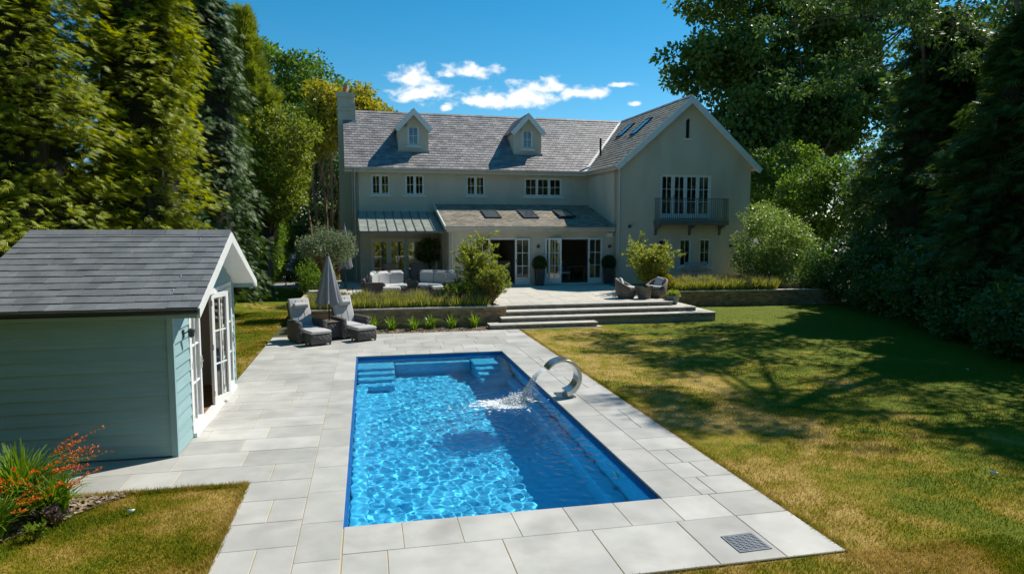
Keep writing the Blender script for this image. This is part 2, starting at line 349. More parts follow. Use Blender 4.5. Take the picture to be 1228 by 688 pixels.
# ================================================================ SETTING
rnd = random.Random(11); RNG = np.random.default_rng(7)
TZ = 0.58                                   # terrace level
PW, PL = 3.78, 10.05                        # pool
def sheet(name, rects, z, mat, kind='structure', parent=None):
    mb = MB()
    for x0, x1, y0, y1 in rects: mb.quad((x0, y0, z), (x1, y0, z), (x1, y1, z), (x0, y1, z))
    o = mb.build(name, mat, parent); return tag(o, kind=kind) if kind else o
sheet('ground', [(-900, -.12, -900, 900), (PW + .12, 900, -900, 900), (-.12, PW + .12, -900, -.12), (-.12, PW + .12, PL + .12, 900)], -.06, M['ground'])
def grid_sheet(name, x0, x1, y0, y1, z, mat, step=.5, amp=.012, seed=1, test=None):
    xs = np.linspace(x0, x1, int((x1 - x0) / step) + 2); ys = np.linspace(y0, y1, int((y1 - y0) / step) + 2)
    X, Y = np.meshgrid(xs, ys); r = np.random.default_rng(seed)
    Z = np.full_like(X, z)
    for _ in range(10):
        k = r.uniform(.6, 3); t = r.uniform(0, 6.28); Z += amp * .3 * np.sin(k * (math.cos(t) * X + math.sin(t) * Y) + r.uniform(0, 6.28))
    V = np.stack([X, Y, Z], -1).reshape(-1, 3); I = np.arange(X.size).reshape(X.shape)
    F = np.stack([I[:-1, :-1], I[:-1, 1:], I[1:, 1:], I[1:, :-1]], -1).reshape(-1, 4)
    o = npmesh(name, V, F, mat, smooth=True); return tag(o, kind='structure')
grid_sheet('lawn', 5.06, 30, -12, 24, -.018, M['lawn'], .5, .010, 3)
grid_sheet('lawn_front', -1.25, 5.06, -12, -1.64, -.018, M['lawn'], .5, .006, 4)
grid_sheet('lawn_by_shed', -9, -1.255, -9, 1.58, -.018, M['lawn'], .5, .010, 5)
grid_sheet('lawn_side', -5.6, -2.53, 7.75, 31, -.018, M['lawn'], .5, .010, 6)
sheet('driveway', [(-6.0, -1.2, 31, 60)], -.02, M['gravel'])

# ---- lawn blades
def blades(name, n, x0, x1, y0, y1, hmin, hmax, seed, falloff=None, w=.0055):
    r = np.random.default_rng(seed); X = r.uniform(x0, x1, n); Y = r.uniform(y0, y1, n)
    if falloff:
        d = np.hypot(X - falloff[0], Y - falloff[1]); keep = r.uniform(0, 1, n) < np.clip((falloff[2] / d) ** 2, 0, 1); X, Y = X[keep], Y[keep]; n = len(X)
        sc = np.clip(d[keep] / falloff[2], 1, 1.6)
    else: sc = np.ones(n)
    h = r.uniform(hmin, hmax, n) * np.sqrt(sc); t = r.uniform(0, 6.28, n); ln = r.normal(0, .55, (n, 2)) * h[:, None]; ww = w * sc
    V = np.zeros((n, 3, 3)); V[:, 0] = np.stack([X - np.cos(t) * ww, Y - np.sin(t) * ww, np.full(n, -.025)], 1); V[:, 1] = np.stack([X + np.cos(t) * ww, Y + np.sin(t) * ww, np.full(n, -.025)], 1)
    V[:, 2] = np.stack([X + ln[:, 0], Y + ln[:, 1], h - .015], 1)
    return tag(npmesh(name, V, np.arange(3 * n).reshape(-1, 3), M['blade']), kind='stuff')
GB = []
GB.append(blades('lawn_grass', 520000, 5.07, 17, -5, 17, .014, .036, 1, (5, -1.5, 3.2)))
GB.append(blades('lawn_grass', 95000, -6, -1.26, -2.5, 1.57, .014, .04, 2))
GB.append(blades('lawn_grass', 36000, 1.0, 7, -3.2, -1.65, .02, .05, 3))
GB.append(blades('lawn_grass', 30000, -5.2, -2.54, 7.8, 20, .02, .05, 4, w=.012))
GB.append(blades('lawn_grass', 9000, 5.045, 5.12, -1.7, 14, .03, .065, 5))
GB.append(blades('lawn_grass', 5000, -4.8, -1.25, 1.50, 1.60, .03, .07, 6))
GB.append(blades('lawn_grass', 3500, -1.31, -1.235, -2.5, 1.6, .03, .07, 7))
for o, l in zip(GB, ('dry patchy grass of the big lawn beside the pool', 'dry grass of the small lawn in front of the shed', 'grass strip along the near edge of the pool paving',
                     'grass strip between shed and driveway', 'grass fringe along the long paving edge', 'grass fringe along the paving by the shed', 'grass fringe beside the left paving strip')):
    tag(o, l, 'grass')

# ---- paving: mortar bed plus every slab an object
slab_cache = {}
def slab_mesh(w, l, h, mat, name):
    k = (round(w, 3), round(l, 3), h, mat.name)
    if k not in slab_cache:
        c = .004; mb = MB()
        v = [(sx_ * (w / 2 - i), sy_ * (l / 2 - i), z) for z, i in ((-h, 0), (-c, 0), (0, c)) for sx_, sy_ in ((-1, -1), (1, -1), (1, 1), (-1, 1))]
        f = [(j * 4 + i, j * 4 + (i + 1) % 4, (j + 1) * 4 + (i + 1) % 4, (j + 1) * 4 + i) for j in range(2) for i in range(4)] + [(8, 9, 10, 11)]
        mb.add(v, f); slab_cache[k] = mb.mesh(name, mat)
    return slab_cache[k]
def slab(parent, x0, x1, y0, y1, z, mat, gap=.009, h=.035, name='slab'):
    w, l = x1 - x0 - gap, y1 - y0 - gap
    if w < .04 or l < .04: return
    o = bpy.data.objects.new(name, slab_mesh(w, l, h, mat, name)); link(o, parent)
    o.location = ((x0 + x1) / 2, (y0 + y1) / 2, z + rnd.uniform(-.0012, .0012)); o.rotation_euler = (rnd.uniform(-.001, .001), rnd.uniform(-.001, .001), 0)
def rows_x(parent, x0, x1, y0, y1, z, mat, pitch=.6, lens=(.6, .9, .9, 1.2), **k):
    n = max(1, round((y1 - y0) / pitch)); p = (y1 - y0) / n
    for i in range(n):
        x = x0; first = True
        while x < x1 - .01:
            l = rnd.choice(lens) * (rnd.choice((.5, .75, 1)) if first else 1); first = False
            e_ = min(x + l, x1)
            if x1 - e_ < .28: e_ = x1
            slab(parent, x, e_, y0 + i * p, y0 + (i + 1) * p, z, mat, **k); x = e_
def rows_y(parent, x0, x1, y0, y1, z, mat, ncol, lens=(.6, .9, 1.2), **k):
    p = (x1 - x0) / ncol
    for i in range(ncol):
        y = y0; first = True
        while y < y1 - .01:
            l = rnd.choice(lens) * (rnd.choice((.5, .8, 1)) if first else 1); first = False
            e_ = min(y + l, y1)
            if y1 - e_ < .28: e_ = y1
            slab(parent, x0 + i * p, x0 + (i + 1) * p, y, e_, z, mat, **k); y = e_
pav = sheet('paving', [(-1.25, -.02, -1.62, 1.6), (-4.9, -.02, 1.6, 2.93), (-2.5, -.02, 2.93, 13.62), (-.02, 5.05, 10.07, 13.62), (3.80, 5.05, -1.62, 10.07), (-.02, 3.80, -1.62, -.02), (4.0, 7.9, 13.62, 14.0)], -.007, M['grout'])
P_ = M['paving']
rows_x(pav, -1.25, -.47, -1.62, 1.6, 0, P_, lens=(.78, .5))
rows_x(pav, -4.9, -.47, 1.6, 2.90, 0, P_, pitch=.65)
rows_x(pav, -2.5, -.47, 2.90, 13.62, 0, P_)
y = -1.62
while y < 10.6: slab(pav, -.47, -.012, y, min(y + .9, 10.6), 0, P_, gap=.005); y += .9           # pool coping, left
for i in range(7): slab(pav, -.004 + i * .626, -.004 + (i + 1) * .626, -.63, .012, 0, P_, gap=.006)  # coping, near
y = .012
while y < 10.6: slab(pav, PW - .012, 4.30, y, min(y + .9, 10.6), 0, P_, gap=.004); y += .9            # coping, right
for i in range(6): slab(pav, -.012 + i * .6325, -.012 + (i + 1) * .6325, PL - .012, 10.6, 0, P_, gap=.005)
rows_x(pav, -.004, 4.378, -1.62, -.63, 0, P_, pitch=.99, lens=(.9, 1.2, 1.0))
slab(pav, 4.378, 5.05, -1.62, -.63, 0, P_)
rows_x(pav, 4.30, 5.05, .012, 10.6, 0, P_, pitch=.55, lens=(.75, .75, .4)); slab(pav, 4.378, 5.05, -.63, .012, 0, P_)
rows_x(pav, -.47, 5.05, 10.6, 13.62, 0, P_)
rows_x(pav, 4.0, 7.9, 13.62, 14.0, 0, P_, pitch=.4)

# ---- pool
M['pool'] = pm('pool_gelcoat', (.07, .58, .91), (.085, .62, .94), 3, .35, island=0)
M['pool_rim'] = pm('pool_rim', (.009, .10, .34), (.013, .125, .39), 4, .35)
POOL_D = -1.62
pool = thing('swimming_pool', 'long rectangular blue swimming pool set in pale paving', 'pool')
mb = MB(); D = POOL_D
mb.quad((0, 0, D), (PW, 0, D), (PW, PL, D), (0, PL, D))
for p, q in (((0, 0), (PW, 0)), ((PW, 0), (PW, PL)), ((PW, PL), (0, PL)), ((0, PL), (0, 0))):
    mb.quad((*p, D), (*q, D), (*q, -.16), (*p, -.16))
shell = mb.build('shell', M['pool'], pool)
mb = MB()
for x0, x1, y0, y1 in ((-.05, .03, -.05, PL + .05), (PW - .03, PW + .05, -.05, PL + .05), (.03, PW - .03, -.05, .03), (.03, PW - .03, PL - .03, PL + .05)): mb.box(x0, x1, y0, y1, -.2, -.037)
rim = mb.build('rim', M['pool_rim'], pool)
def pstep(name, x0, x1, y0, y1, z):
    mb = MB(); mb.rbox(x0, x1, y0, y1, D - .1, z, .05); return mb.build(name, M['pool'], pool, True)
recv = [shell, rim]
for xa, xb in ((.01, .92), (2.88, PW - .01)):
    for i, (yy, z) in enumerate(((9.2, -.42), (8.85, -.66), (8.5, -.90), (8.15, -1.14))):
        recv.append(pstep('pool_step', xa + .012 * i, xb - .012 * i, yy, PL - .012 - .003 * i, z))
recv.append(pstep('pool_seat', 0.93, 2.87, 9.66, PL - .02, -.50))
recv.append(pstep('pool_ledge', .015, .26, .03, 8.09, -1.05)); recv.append(pstep('pool_ledge', PW - .26, PW - .015, .03, 8.09, -1.05))
for yy in (1.6, 4.6, 7.6):
    mb = MB(); mb.lathe([(.0, 0), (.11, .0), (.11, .02), (.08, .035), (0, .035)], 16, M=Matrix.Translation((PW - .003, yy, -.62)) @ Matrix.Rotation(R(-90), 4, 'Y')); mb.build('pool_light', M['lamp_glass'], pool, True)
mb = MB(); mb.rbox(PW - .02, PW + .01, .9, 1.25, -.155, -.05, .01); mb.build('skimmer', M['white'], pool)
for o in recv: o.cycles.is_caustics_receiver = True
# water surface: real ripples, sun caustics through it
st = .020; nx, ny = int((PW - .02) / st), int((PL - .02) / st)
X, Y = np.meshgrid(np.linspace(.01, PW - .01, nx + 1), np.linspace(.01, PL - .01, ny + 1)); Z = np.zeros_like(X)
r_ = np.random.default_rng(5)
FX, FY = 2.95, 4.8
dF = np.hypot(X - FX, Y - FY)
calm = np.clip((Y - 6.5) / 3.5, 0, 1)
NW = 90
for i in range(NW):
    lam = math.exp(r_.uniform(math.log(.10), math.log(.30))); th = r_.uniform(0, 6.283); k = 6.283 / lam
    amp = .033 / k * math.sqrt(2 / NW)
    Z += amp * np.sin(k * (math.cos(th) * X + math.sin(th) * Y) + r_.uniform(0, 6.283)) * (1 - .25 * calm)
for i in range(26):                                   # chop driven out from the falling water
    lam = r_.uniform(.16, .34); k = 6.283 / lam; cx_, cy_ = FX + r_.normal(0, .25), FY + r_.normal(0, .25)
    Z += .0022 / k * 1.6 * np.sin(k * np.hypot(X - cx_, Y - cy_) + r_.uniform(0, 6.283)) * np.exp(-dF / 2.4)
Z += -.085 + .008 * np.exp(-(dF / .35) ** 2) * np.sin(X * 40 + Y * 33)
I = np.arange(X.size).reshape(X.shape)
M['water'] = bpy.data.materials.new('pool_water'); M['water'].use_nodes = True; nt = M['water'].node_tree; nt.nodes.clear()
g = nt.nodes.new('ShaderNodeBsdfGlass'); g.inputs['IOR'].default_value = 1.33; g.inputs['Roughness'].default_value = 0; g.inputs['Color'].default_value = (.94, .99, 1, 1)
nt.links.new(g.outputs[0], nt.nodes.new('ShaderNodeOutputMaterial').inputs[0])
water = npmesh('water', np.stack([X, Y, Z], -1), np.stack([I[:-1, :-1], I[:-1, 1:], I[1:, 1:], I[1:, :-1]], -1).reshape(-1, 4), M['water'], smooth=True)
tag(water, kind='structure'); water.cycles.is_caustics_caster = True

# ---- terrace, steps and planting walls
mb = MB(); mb.box(-2.2, 11.2, 16.3, 27.2, -.05, TZ - .012); mb.box(4.85, 11.2, 15.62, 16.3, -.05, TZ - .012); mb.box(11.2, 20.3, 18.75, 27.2, -.05, TZ - .012)
terr = tag(mb.build('terrace', M['grout'], None), kind='structure')
for x0, x1, y0, y1 in ((4.9, 11.2, 15.95, 19.2), (4.9, 11.95, 19.2, 22.9), (-2.1, 4.9, 17.4, 26.4)):
    rows_x(terr, x0, x1, y0, y1, TZ, M['terrace'], pitch=.75, lens=(.75, .9, 1.2))
steps = bpy.data.objects.new('steps', None); link(steps); tag(steps, kind='structure')
RZ = TZ / 4
def step(x0, x1, y0, y1, z, zb=-.05):
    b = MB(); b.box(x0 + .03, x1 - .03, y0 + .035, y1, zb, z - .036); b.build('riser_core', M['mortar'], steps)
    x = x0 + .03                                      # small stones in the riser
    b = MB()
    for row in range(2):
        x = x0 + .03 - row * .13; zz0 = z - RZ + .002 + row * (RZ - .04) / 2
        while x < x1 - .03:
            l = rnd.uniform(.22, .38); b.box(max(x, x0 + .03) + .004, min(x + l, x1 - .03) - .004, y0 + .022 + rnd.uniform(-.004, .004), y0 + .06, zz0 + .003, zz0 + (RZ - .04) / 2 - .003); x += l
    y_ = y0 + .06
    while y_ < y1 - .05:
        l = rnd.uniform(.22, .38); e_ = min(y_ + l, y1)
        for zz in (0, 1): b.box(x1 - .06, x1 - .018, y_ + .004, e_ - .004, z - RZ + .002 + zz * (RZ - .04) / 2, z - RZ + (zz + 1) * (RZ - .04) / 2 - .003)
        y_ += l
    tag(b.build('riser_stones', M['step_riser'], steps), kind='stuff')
    n = max(2, round((x1 - x0) / .9)); w = (x1 - x0) / n
    for i in range(n): slab(steps, x0 + i * w, x0 + (i + 1) * w, y0, min(y1, y0 + .62), z, M['step_top'], gap=.006, h=.036, name='tread')
    for k in range(int((y1 - y0 - .62) / .6)): slab(steps, x1 - .62, x1, y0 + .62 + k * .6, y0 + 1.22 + k * .6, z, M['step_top'], gap=.006, h=.036, name='tread')
step(4.12, 7.78, 13.72, 14.30, RZ)
step(4.60, 12.35, 14.22, 16.6, 2 * RZ)
step(4.86, 11.85, 14.72, 16.6, 3 * RZ)
step(4.87, 11.22, 15.30, 15.95, TZ)

def brick_face(mb, p0, p1, z0, z1, out, bl=.215, bh=.065, j=.011, d=.05):
    # bricks standing 4-9 mm proud along the line p0->p1, out = outward normal
    p0, p1 = Vector((*p0, 0)), Vector((*p1, 0)); u = (p1 - p0); Ln = u.length; u.normalize(); o_ = Vector((*out, 0))
    nz_ = max(1, round((z1 - z0) / (bh + j))); ph = (z1 - z0) / nz_
    for r in range(nz_):
        s = -(bl + j) / 2 * (r % 2)
        while s < Ln - .02:
            a0, a1 = max(s, 0) + j / 2, min(s + bl + j, Ln) - j / 2; s += bl + j
            if a1 - a0 < .03: continue
            q = rnd.uniform(.003, .010); za, zb = z0 + r * ph + j / 2, z0 + (r + 1) * ph - j / 2
            A, B = p0 + u * a0, p0 + u * a1; f0, f1 = A + o_ * q, B + o_ * q
            v = [(f0.x, f0.y, za), (f1.x, f1.y, za), (f1.x, f1.y, zb), (f0.x, f0.y, zb), (A.x, A.y, za), (B.x, B.y, za), (B.x, B.y, zb), (A.x, A.y, zb)]
            mb.add(v, [(0, 1, 2, 3), (4, 5, 1, 0), (3, 2, 6, 7), (4, 0, 3, 7), (1, 5, 6, 2)])
def planter_wall(name, label, segs, z1, th=.24, cap=.05, mat='brick', soil=None):
    t = thing(name, label, 'wall'); core = MB(); bk = MB()
    for (p0, p1, out) in segs:
        P0, P1, o_ = Vector((*p0, 0)), Vector((*p1, 0)), Vector((*out, 0))
        a_, b_, c_, d_ = P0, P1, P1 - o_ * th, P0 - o_ * th
        core.add([(*v.xy, z) for z in (-.05, z1 - cap) for v in (a_, b_, c_, d_)], [(0, 1, 2, 3), (4, 5, 6, 7), (0, 1, 5, 4), (1, 2, 6, 5), (2, 3, 7, 6), (3, 0, 4, 7)])
        brick_face(bk, p0, p1, -.02, z1 - cap, out)
        n = max(1, round((P1 - P0).length / .6)); u = (P1 - P0) / n
        for i in range(n):
            q0, q1 = P0 + u * (i + .006), P0 + u * (i + .994); k = MB()
            vs = [q0 + o_ * .035, q1 + o_ * .035, q1 - o_ * (th + .02), q0 - o_ * (th + .02)]
            k.add([(*v.xy, z) for z in (z1 - cap + .001, z1 + rnd.uniform(-.002, .002)) for v in vs], [(3, 2, 1, 0), (4, 5, 6, 7), (0, 1, 5, 4), (1, 2, 6, 5), (2, 3, 7, 6), (3, 0, 4, 7)])
            k.build('coping_stone', M['step_top'], t)
    core.build('wall_core', M['mortar'], t); tag(bk.build('bricks', M[mat], t), kind='stuff')
    return t
planter_wall('planter_wall', 'low brown brick retaining wall behind the loungers and strappy plants', [((-1.9, 14.72), (4.84, 14.72), (0, -1)), ((4.86, 14.72), (4.86, 16.0), (1, 0))], .64)
planter_wall('planter_wall', 'low brick retaining wall below the lavender in front of the gabled wing', [((11.9, 18.35), (20.3, 17.9), (0, -1))], .64)
sheet('planting_bed', [(-1.7, 4.7, 14.9, 17.2)], .56, M['soil']); sheet('planting_bed', [(11.3, 20.4, 18.4, 22.4)], .588, M['soil'])
sheet('planting_bed', [(-1.9, 4.6, 13.63, 14.72)], -.012, M['soil'])
mb = MB(); r2 = random.Random(4)
def chips(mb, n, x0, x1, y0, y1, z, s0=.015, s1=.04, test=None):
    for _ in range(n):
        x, y_ = r2.uniform(x0, x1), r2.uniform(y0, y1)
        if test and not test(x, y_): continue
        w, l, t = r2.uniform(s0, s1), r2.uniform(s0, s1) * 1.6, r2.uniform(0, 3.14); c_, s_ = math.cos(t), math.sin(t); zz = z + r2.uniform(0, .012); dz = r2.uniform(-.012, .012)
        mb.add([(x - c_ * l, y_ - s_ * l, zz), (x - s_ * w, y_ + c_ * w, zz + .012), (x + c_ * l, y_ + s_ * l, zz + dz), (x + s_ * w, y_ - c_ * w, zz + .006)], [(0, 1, 2, 3)])
chips(mb, 2600, -1.9, 4.6, 13.64, 14.7, -.008)
tag(mb.build('bark_mulch', M['bark_chip']), 'pale bark mulch along the foot of the brick retaining wall', 'mulch', kind='stuff')
mb = MB(); bed = lambda x, y_: y_ < 1.56 and x < -2.6 - (1.56 - y_) * .8 + .06 * math.sin(y_ * 9)
_b = MB(); _b.quad((-2.6, 1.57, -.004), (-6.5, 1.57, -.004), (-6.5, -.9, -.004), (-4.5, -.9, -.004), (-3.55, .38, -.004)); tag(_b.build('planting_bed', M['soil']), kind='structure')
chips(mb, 4200, -5.6, -2.3, -.9, 1.56, .0, .015, .035, bed)
tag(mb.build('bark_mulch', M['bark_chip']), 'pale bark mulch in the flower bed by the shed', 'mulch', kind='stuff')
# ================================================================ HOUSE (local frame, turned 2 degrees)
house = thing('house', 'pale rendered two storey house with slate roof, dormers and a gabled wing', 'house', (0, 22.9, 0), R(2.0))
def holed(mb, x0, x1, z0, z1, y, holes, th=.3, axis='y', rev=.18):
    xs = sorted({x0, x1, *[h[i] for h in holes for i in (0, 1)]}); zs = sorted({z0, z1, *[h[i] for h in holes for i in (2, 3)]})
    xs = [v for v in xs if x0 <= v <= x1]; zs = [v for v in zs if z0 <= v <= z1]
    P = (lambda u, d, z: (u, y + d, z)) if axis == 'y' else (lambda u, d, z: (y + d, u, z))
    for i in range(len(xs) - 1):
        for j in range(len(zs) - 1):
            cx_, cz_ = (xs[i] + xs[i + 1]) / 2, (zs[j] + zs[j + 1]) / 2
            if any(h[0] < cx_ < h[1] and h[2] < cz_ < h[3] for h in holes): continue
            for d in (0, th): mb.quad(P(xs[i], d, zs[j]), P(xs[i + 1], d, zs[j]), P(xs[i + 1], d, zs[j + 1]), P(xs[i], d, zs[j + 1]))
    for h in holes:
        a0, a1, b0, b1 = h[:4]
        for (u0, w0), (u1, w1) in (((a0, b0), (a1, b0)), ((a1, b0), (a1, b1)), ((a1, b1), (a0, b1)), ((a0, b1), (a0, b0))):
            mb.quad(P(u0, 0, w0), P(u1, 0, w1), P(u1, th, w1), P(u0, th, w0))
def light_bars(mb, x0, x1, z0, z1, y, cols, rows, bw=.022, d=.03):
    for i in range(1, cols): c_ = x0 + (x1 - x0) * i / cols; mb.box(c_ - bw / 2, c_ + bw / 2, y, y + d, z0, z1)
    for j in range(1, rows): c_ = z0 + (z1 - z0) * j / rows; mb.box(x0, x1, y + .002, y + d - .002, c_ - bw / 2, c_ + bw / 2)
def window(x0, x1, z0, z1, y, lights=2, cols=2, rows=2, sill=True, parent=house, glass='glass'):
    mb = MB(); f = .055; yy = y + .06; d = .07
    mb.box(x0, x1, yy, yy + d, z0, z0 + f); mb.box(x0, x1, yy, yy + d, z1 - f, z1)
    lw = (x1 - x0 - f) / lights
    for i in range(lights + 1): c_ = x0 + f / 2 + i * lw; mb.box(c_ - f / 2, c_ + f / 2, yy + .001, yy + d - .001, z0 + f, z1 - f)
    o = mb.build('window', M['joinery'], parent)
    for i in range(lights):
        a0, a1 = x0 + f + i * lw, x0 + i * lw + lw; s_ = .04; b = MB(); y2 = yy - .012
        b.box(a0, a1, y2, y2 + .05, z0 + f, z0 + f + s_); b.box(a0, a1, y2, y2 + .05, z1 - f - s_, z1 - f)
        b.box(a0, a0 + s_, y2 + .001, y2 + .049, z0 + f + s_, z1 - f - s_); b.box(a1 - s_, a1, y2 + .001, y2 + .049, z0 + f + s_, z1 - f - s_)
        light_bars(b, a0 + s_, a1 - s_, z0 + f + s_, z1 - f - s_, y2 + .01, cols, rows); b.build('casement', M['joinery'], o)
        g_ = MB(); g_.quad((a0 + s_, y2 + .025, z0 + f + s_), (a1 - s_, y2 + .025, z0 + f + s_), (a1 - s_, y2 + .025, z1 - f - s_), (a0 + s_, y2 + .025, z1 - f - s_)); g_.build('pane', M[glass], o)
    if sill:
        b = MB(); b.box(x0 - .10, x1 + .10, y - .08, y + .10, z0 - .09, z0 - .002); b.build('sill', M['sill'], o, bevel=.01)
    return o
def leaf_door(x0, x1, z0, z1, y, cols=2, rows=3, parent=house, rot=0.0, hinge='l', mat='joinery', glass='glass_clear', kick=.24, handle=True):
    # a glazed door leaf hung at its hinge
    w = x1 - x0; st_ = .085; mb = MB(); h = z1 - z0; t = .055
    mb.box(0, st_, -t / 2, t / 2, 0, h); mb.box(w - st_, w, -t / 2, t / 2, 0, h); mb.box(st_, w - st_, -t / 2 + .001, t / 2 - .001, 0, kick); mb.box(st_, w - st_, -t / 2 + .001, t / 2 - .001, h - st_, h)
    light_bars(mb, st_, w - st_, kick, h - st_, -.015, cols, rows, .026)
    if hinge == 'r': mb.v = [(v[0] - w, v[1], v[2]) for v in mb.v]
    o = mb.build('door', M[mat], parent); o.location = (x0 if hinge == 'l' else x1, y, z0); o.rotation_euler = (0, 0, rot)
    off = 0 if hinge == 'l' else -w
    g_ = MB(); g_.quad((off + st_, .003, kick), (off + w - st_, .003, kick), (off + w - st_, .003, h - st_), (off + st_, .003, h - st_)); g_.build('pane', M[glass], o)
    if handle:
        b = MB(); hx_ = off + (w - .045 if hinge == 'l' else .045); b.box(hx_ - .02, hx_ + .02, -t / 2 - .012, -t / 2, .95, 1.15); b.bar((hx_, -t / 2 - .03, 1.08), (hx_ - .1 * (1 if hinge == 'l' else -1), -t / 2 - .03, 1.08), .018); b.build('handle', M['chrome'], o)
    return o
YM, YW = 3.6, -.3                 # main wall plane, wing front plane
EZ, RZ_ = 6.13, 9.47; YE, YR = 3.25, 7.7; KM = (RZ_ - EZ) / (YR - YE)
WX0, WX1 = 11.9, 19.05; WEX0, WAX, WEX1 = 11.70, 15.56, 19.42; WEZ, WAZ = 6.13, 9.50; KW = (WAZ - WEZ) / (WAX - WEX0)
main_w = [(.69, 1.61, 4.84, 5.84), (2.34, 3.29, 4.84, 5.86), (5.39, 6.38, 4.84, 5.85), (8.44, 10.47, 4.84, 5.80)]
mb = MB()
holed(mb, -.19, WX0, 4.35, 6.4, YM, main_w)
holed(mb, -.19, 3.95, 0, 4.35, YM, [(.62, 3.22, .62, 2.70)])
mb.build('wall', M['render'], house)
mb = MB(); KB = 15.4                                            # gable end walls and back wall
mb.ext([(YM, 0), (11.8, 0), (11.8, 6.4), (YR, 9.3), (YM, 6.4)], 'x', -.19, .1)
holed(mb, -.19, WX1, 0, 6.4, 11.5, [(.6, 3.7, .7, 2.8)]); mb.build('wall', M['render'], house)
mb = MB()
wing_w = [(14.13, 16.89, 3.66, 5.83), (14.08, 14.72, 1.33, 2.71), (15.22, 15.88, 1.33, 2.71), (16.30, 16.95, 1.33, 2.71)]
holed(mb, WX0, WX1, 0, 6.17, YW, wing_w)
zr = lambda x: min(WEZ + KW * (x - WEX0), WEZ + KW * (WEX1 - x)) - .05
sl = (15.44, 15.66, 7.53, 8.36)
for d in (0, .3):
    yy = YW + d
    mb.quad((WX0, yy, 6.17), (sl[0], yy, 6.17), (sl[0], yy, zr(sl[0])), (WX0, yy, zr(WX0)))
    mb.quad((sl[1], yy, 6.17), (WX1, yy, 6.17), (WX1, yy, zr(WX1)), (sl[1], yy, zr(sl[1])))
    mb.quad((sl[0], yy, 6.17), (sl[1], yy, 6.17), (sl[1], yy, sl[2]), (sl[0], yy, sl[2]))
    mb.quad((sl[0], yy, sl[3]), ((sl[0] + sl[1]) / 2, yy, sl[3] + .12), (sl[1], yy, sl[3]), (sl[1], yy, zr(sl[1])), (WAX, yy, zr(WAX)), (sl[0], yy, zr(sl[0])))
for xx, z0_, z1_ in ((sl[0], sl[2], sl[3]), (sl[1], sl[2], sl[3])): mb.quad((xx, YW, z0_), (xx, YW + .3, z0_), (xx, YW + .3, z1_), (xx, YW, z1_))
mb.box(WX0, WX0 + .3, YW + .301, YM + .3, 0, 6.25); mb.box(WX1 - .3, WX1, YW + .301, 11.8, 0, 6.17)
mb.build('wing_wall', M['render'], house)
mb = MB(); mb.box(sl[0], sl[1], YW + .1, YW + .13, sl[2], sl[3] + .12); mb.build('slit_window', M['black'], house)
mb = MB(); mb.box(sl[0] - .12, sl[1] + .12, YW - .07, YW + .1, sl[2] - .1, sl[2] - .002); mb.build('sill', M['sill'], house)
# lean-to
mb = MB(); lt_w = [(5.04, 7.76, .62, 2.76), (8.45, 11.32, .62, 2.76)]
holed(mb, 3.95, WX0, 0, 3.25, 0, lt_w); mb.box(3.95, 4.2, .301, YM, 0, 3.25)
mb.add([(3.95, .301, 3.25), (4.2, .301, 3.25), (4.2, YM, 3.25), (3.95, YM, 3.25), (3.95, YM, 4.28), (4.2, YM, 4.28)], [(0, 3, 4), (1, 2, 5), (0, 1, 5, 4), (0, 1, 2, 3), (3, 2, 5, 4)])
mb.build('extension_wall', M['render'], house)
# interiors: floors, back partitions
mb = MB(); mb.box(.1, 18.8, .31, 11.4, .5, .60); mb.build('ground_floor', M['floor_in'], house)
mb = MB(); mb.box(.12, 11.85, YM + .32, 11.4, 3.3, 3.45); mb.box(12.22, 18.7, .02, 11.4, 3.3, 3.45); mb.build('upper_floor', M['interior'], house)
mb = MB(); mb.box(4.35, 18.7, 7.3, 7.4, .61, 3.29); mb.box(.12, 18.7, 6.2, 6.3, 3.46, 6.3); mb.build('partition', M['interior'], house)
mb = MB(); mb.box(4.25, 4.34, YM, 11.45, .61, 3.29); mb.box(7.95, 8.05, .5, 7.2, .61, 3.2); mb.build('partition', M['interior'], house)

# ---- slates
def slates(mb, o, u, v, n, w, h, course=.235, sw=.29, ok=None, th=.016, seed=1, nfull=True):
    r = random.Random(seed); rows = int(math.ceil(h / course)); O, U, Vv, Nn = Vector(o), Vector(u).normalized(), Vector(v).normalized(), Vector(n).normalized()
    for j in range(rows):
        s = -(sw / 2) * (j % 2) - r.uniform(0, .04); t0, t1 = j * course, min((j + 1) * course + .03, h)
        while s < w:
            s0, s1 = max(s, 0) + .007, min(s + sw, w) - .007; s += sw
            if s1 - s0 < .03 or (ok and not ok((s0 + s1) / 2, (t0 + t1) / 2)): continue
            lo, hi_ = th * 1.5 + r.uniform(0, .007), .004 + r.uniform(0, .003); dt = r.uniform(-.008, .008)
            P = [O + U * a_ + Vv * b_ + Nn * c_ for a_, b_, c_ in ((s0, t0 + dt, lo), (s1, t0 + dt, lo), (s1, t1, hi_), (s0, t1, hi_), (s0, t0 + dt, .0), (s1, t0 + dt, .0))]
            mb.add(P, [(0, 1, 2, 3), (4, 5, 1, 0), (4, 0, 3), (1, 5, 2)])
    return mb
def roof_sheet(mb, *q, th=.09):
    q = [Vector(p) for p in q]; n = (q[1] - q[0]).cross(q[-1] - q[0]).normalized()
    if n.z < 0: n = -n
    k = len(q); mb.add(q + [p - n * th for p in q], [tuple(range(k)), tuple(reversed(range(k, 2 * k)))] + [(i, (i + 1) % k, (i + 1) % k + k, i + k) for i in range(k)])
zm = lambda y_: EZ + KM * (y_ - YE)
zw = lambda x: WEZ + KW * (x - WEX0)
X0 = -.56
vx = lambda z: WEX0 + (z - WEZ) / KW                            # valley x at height z
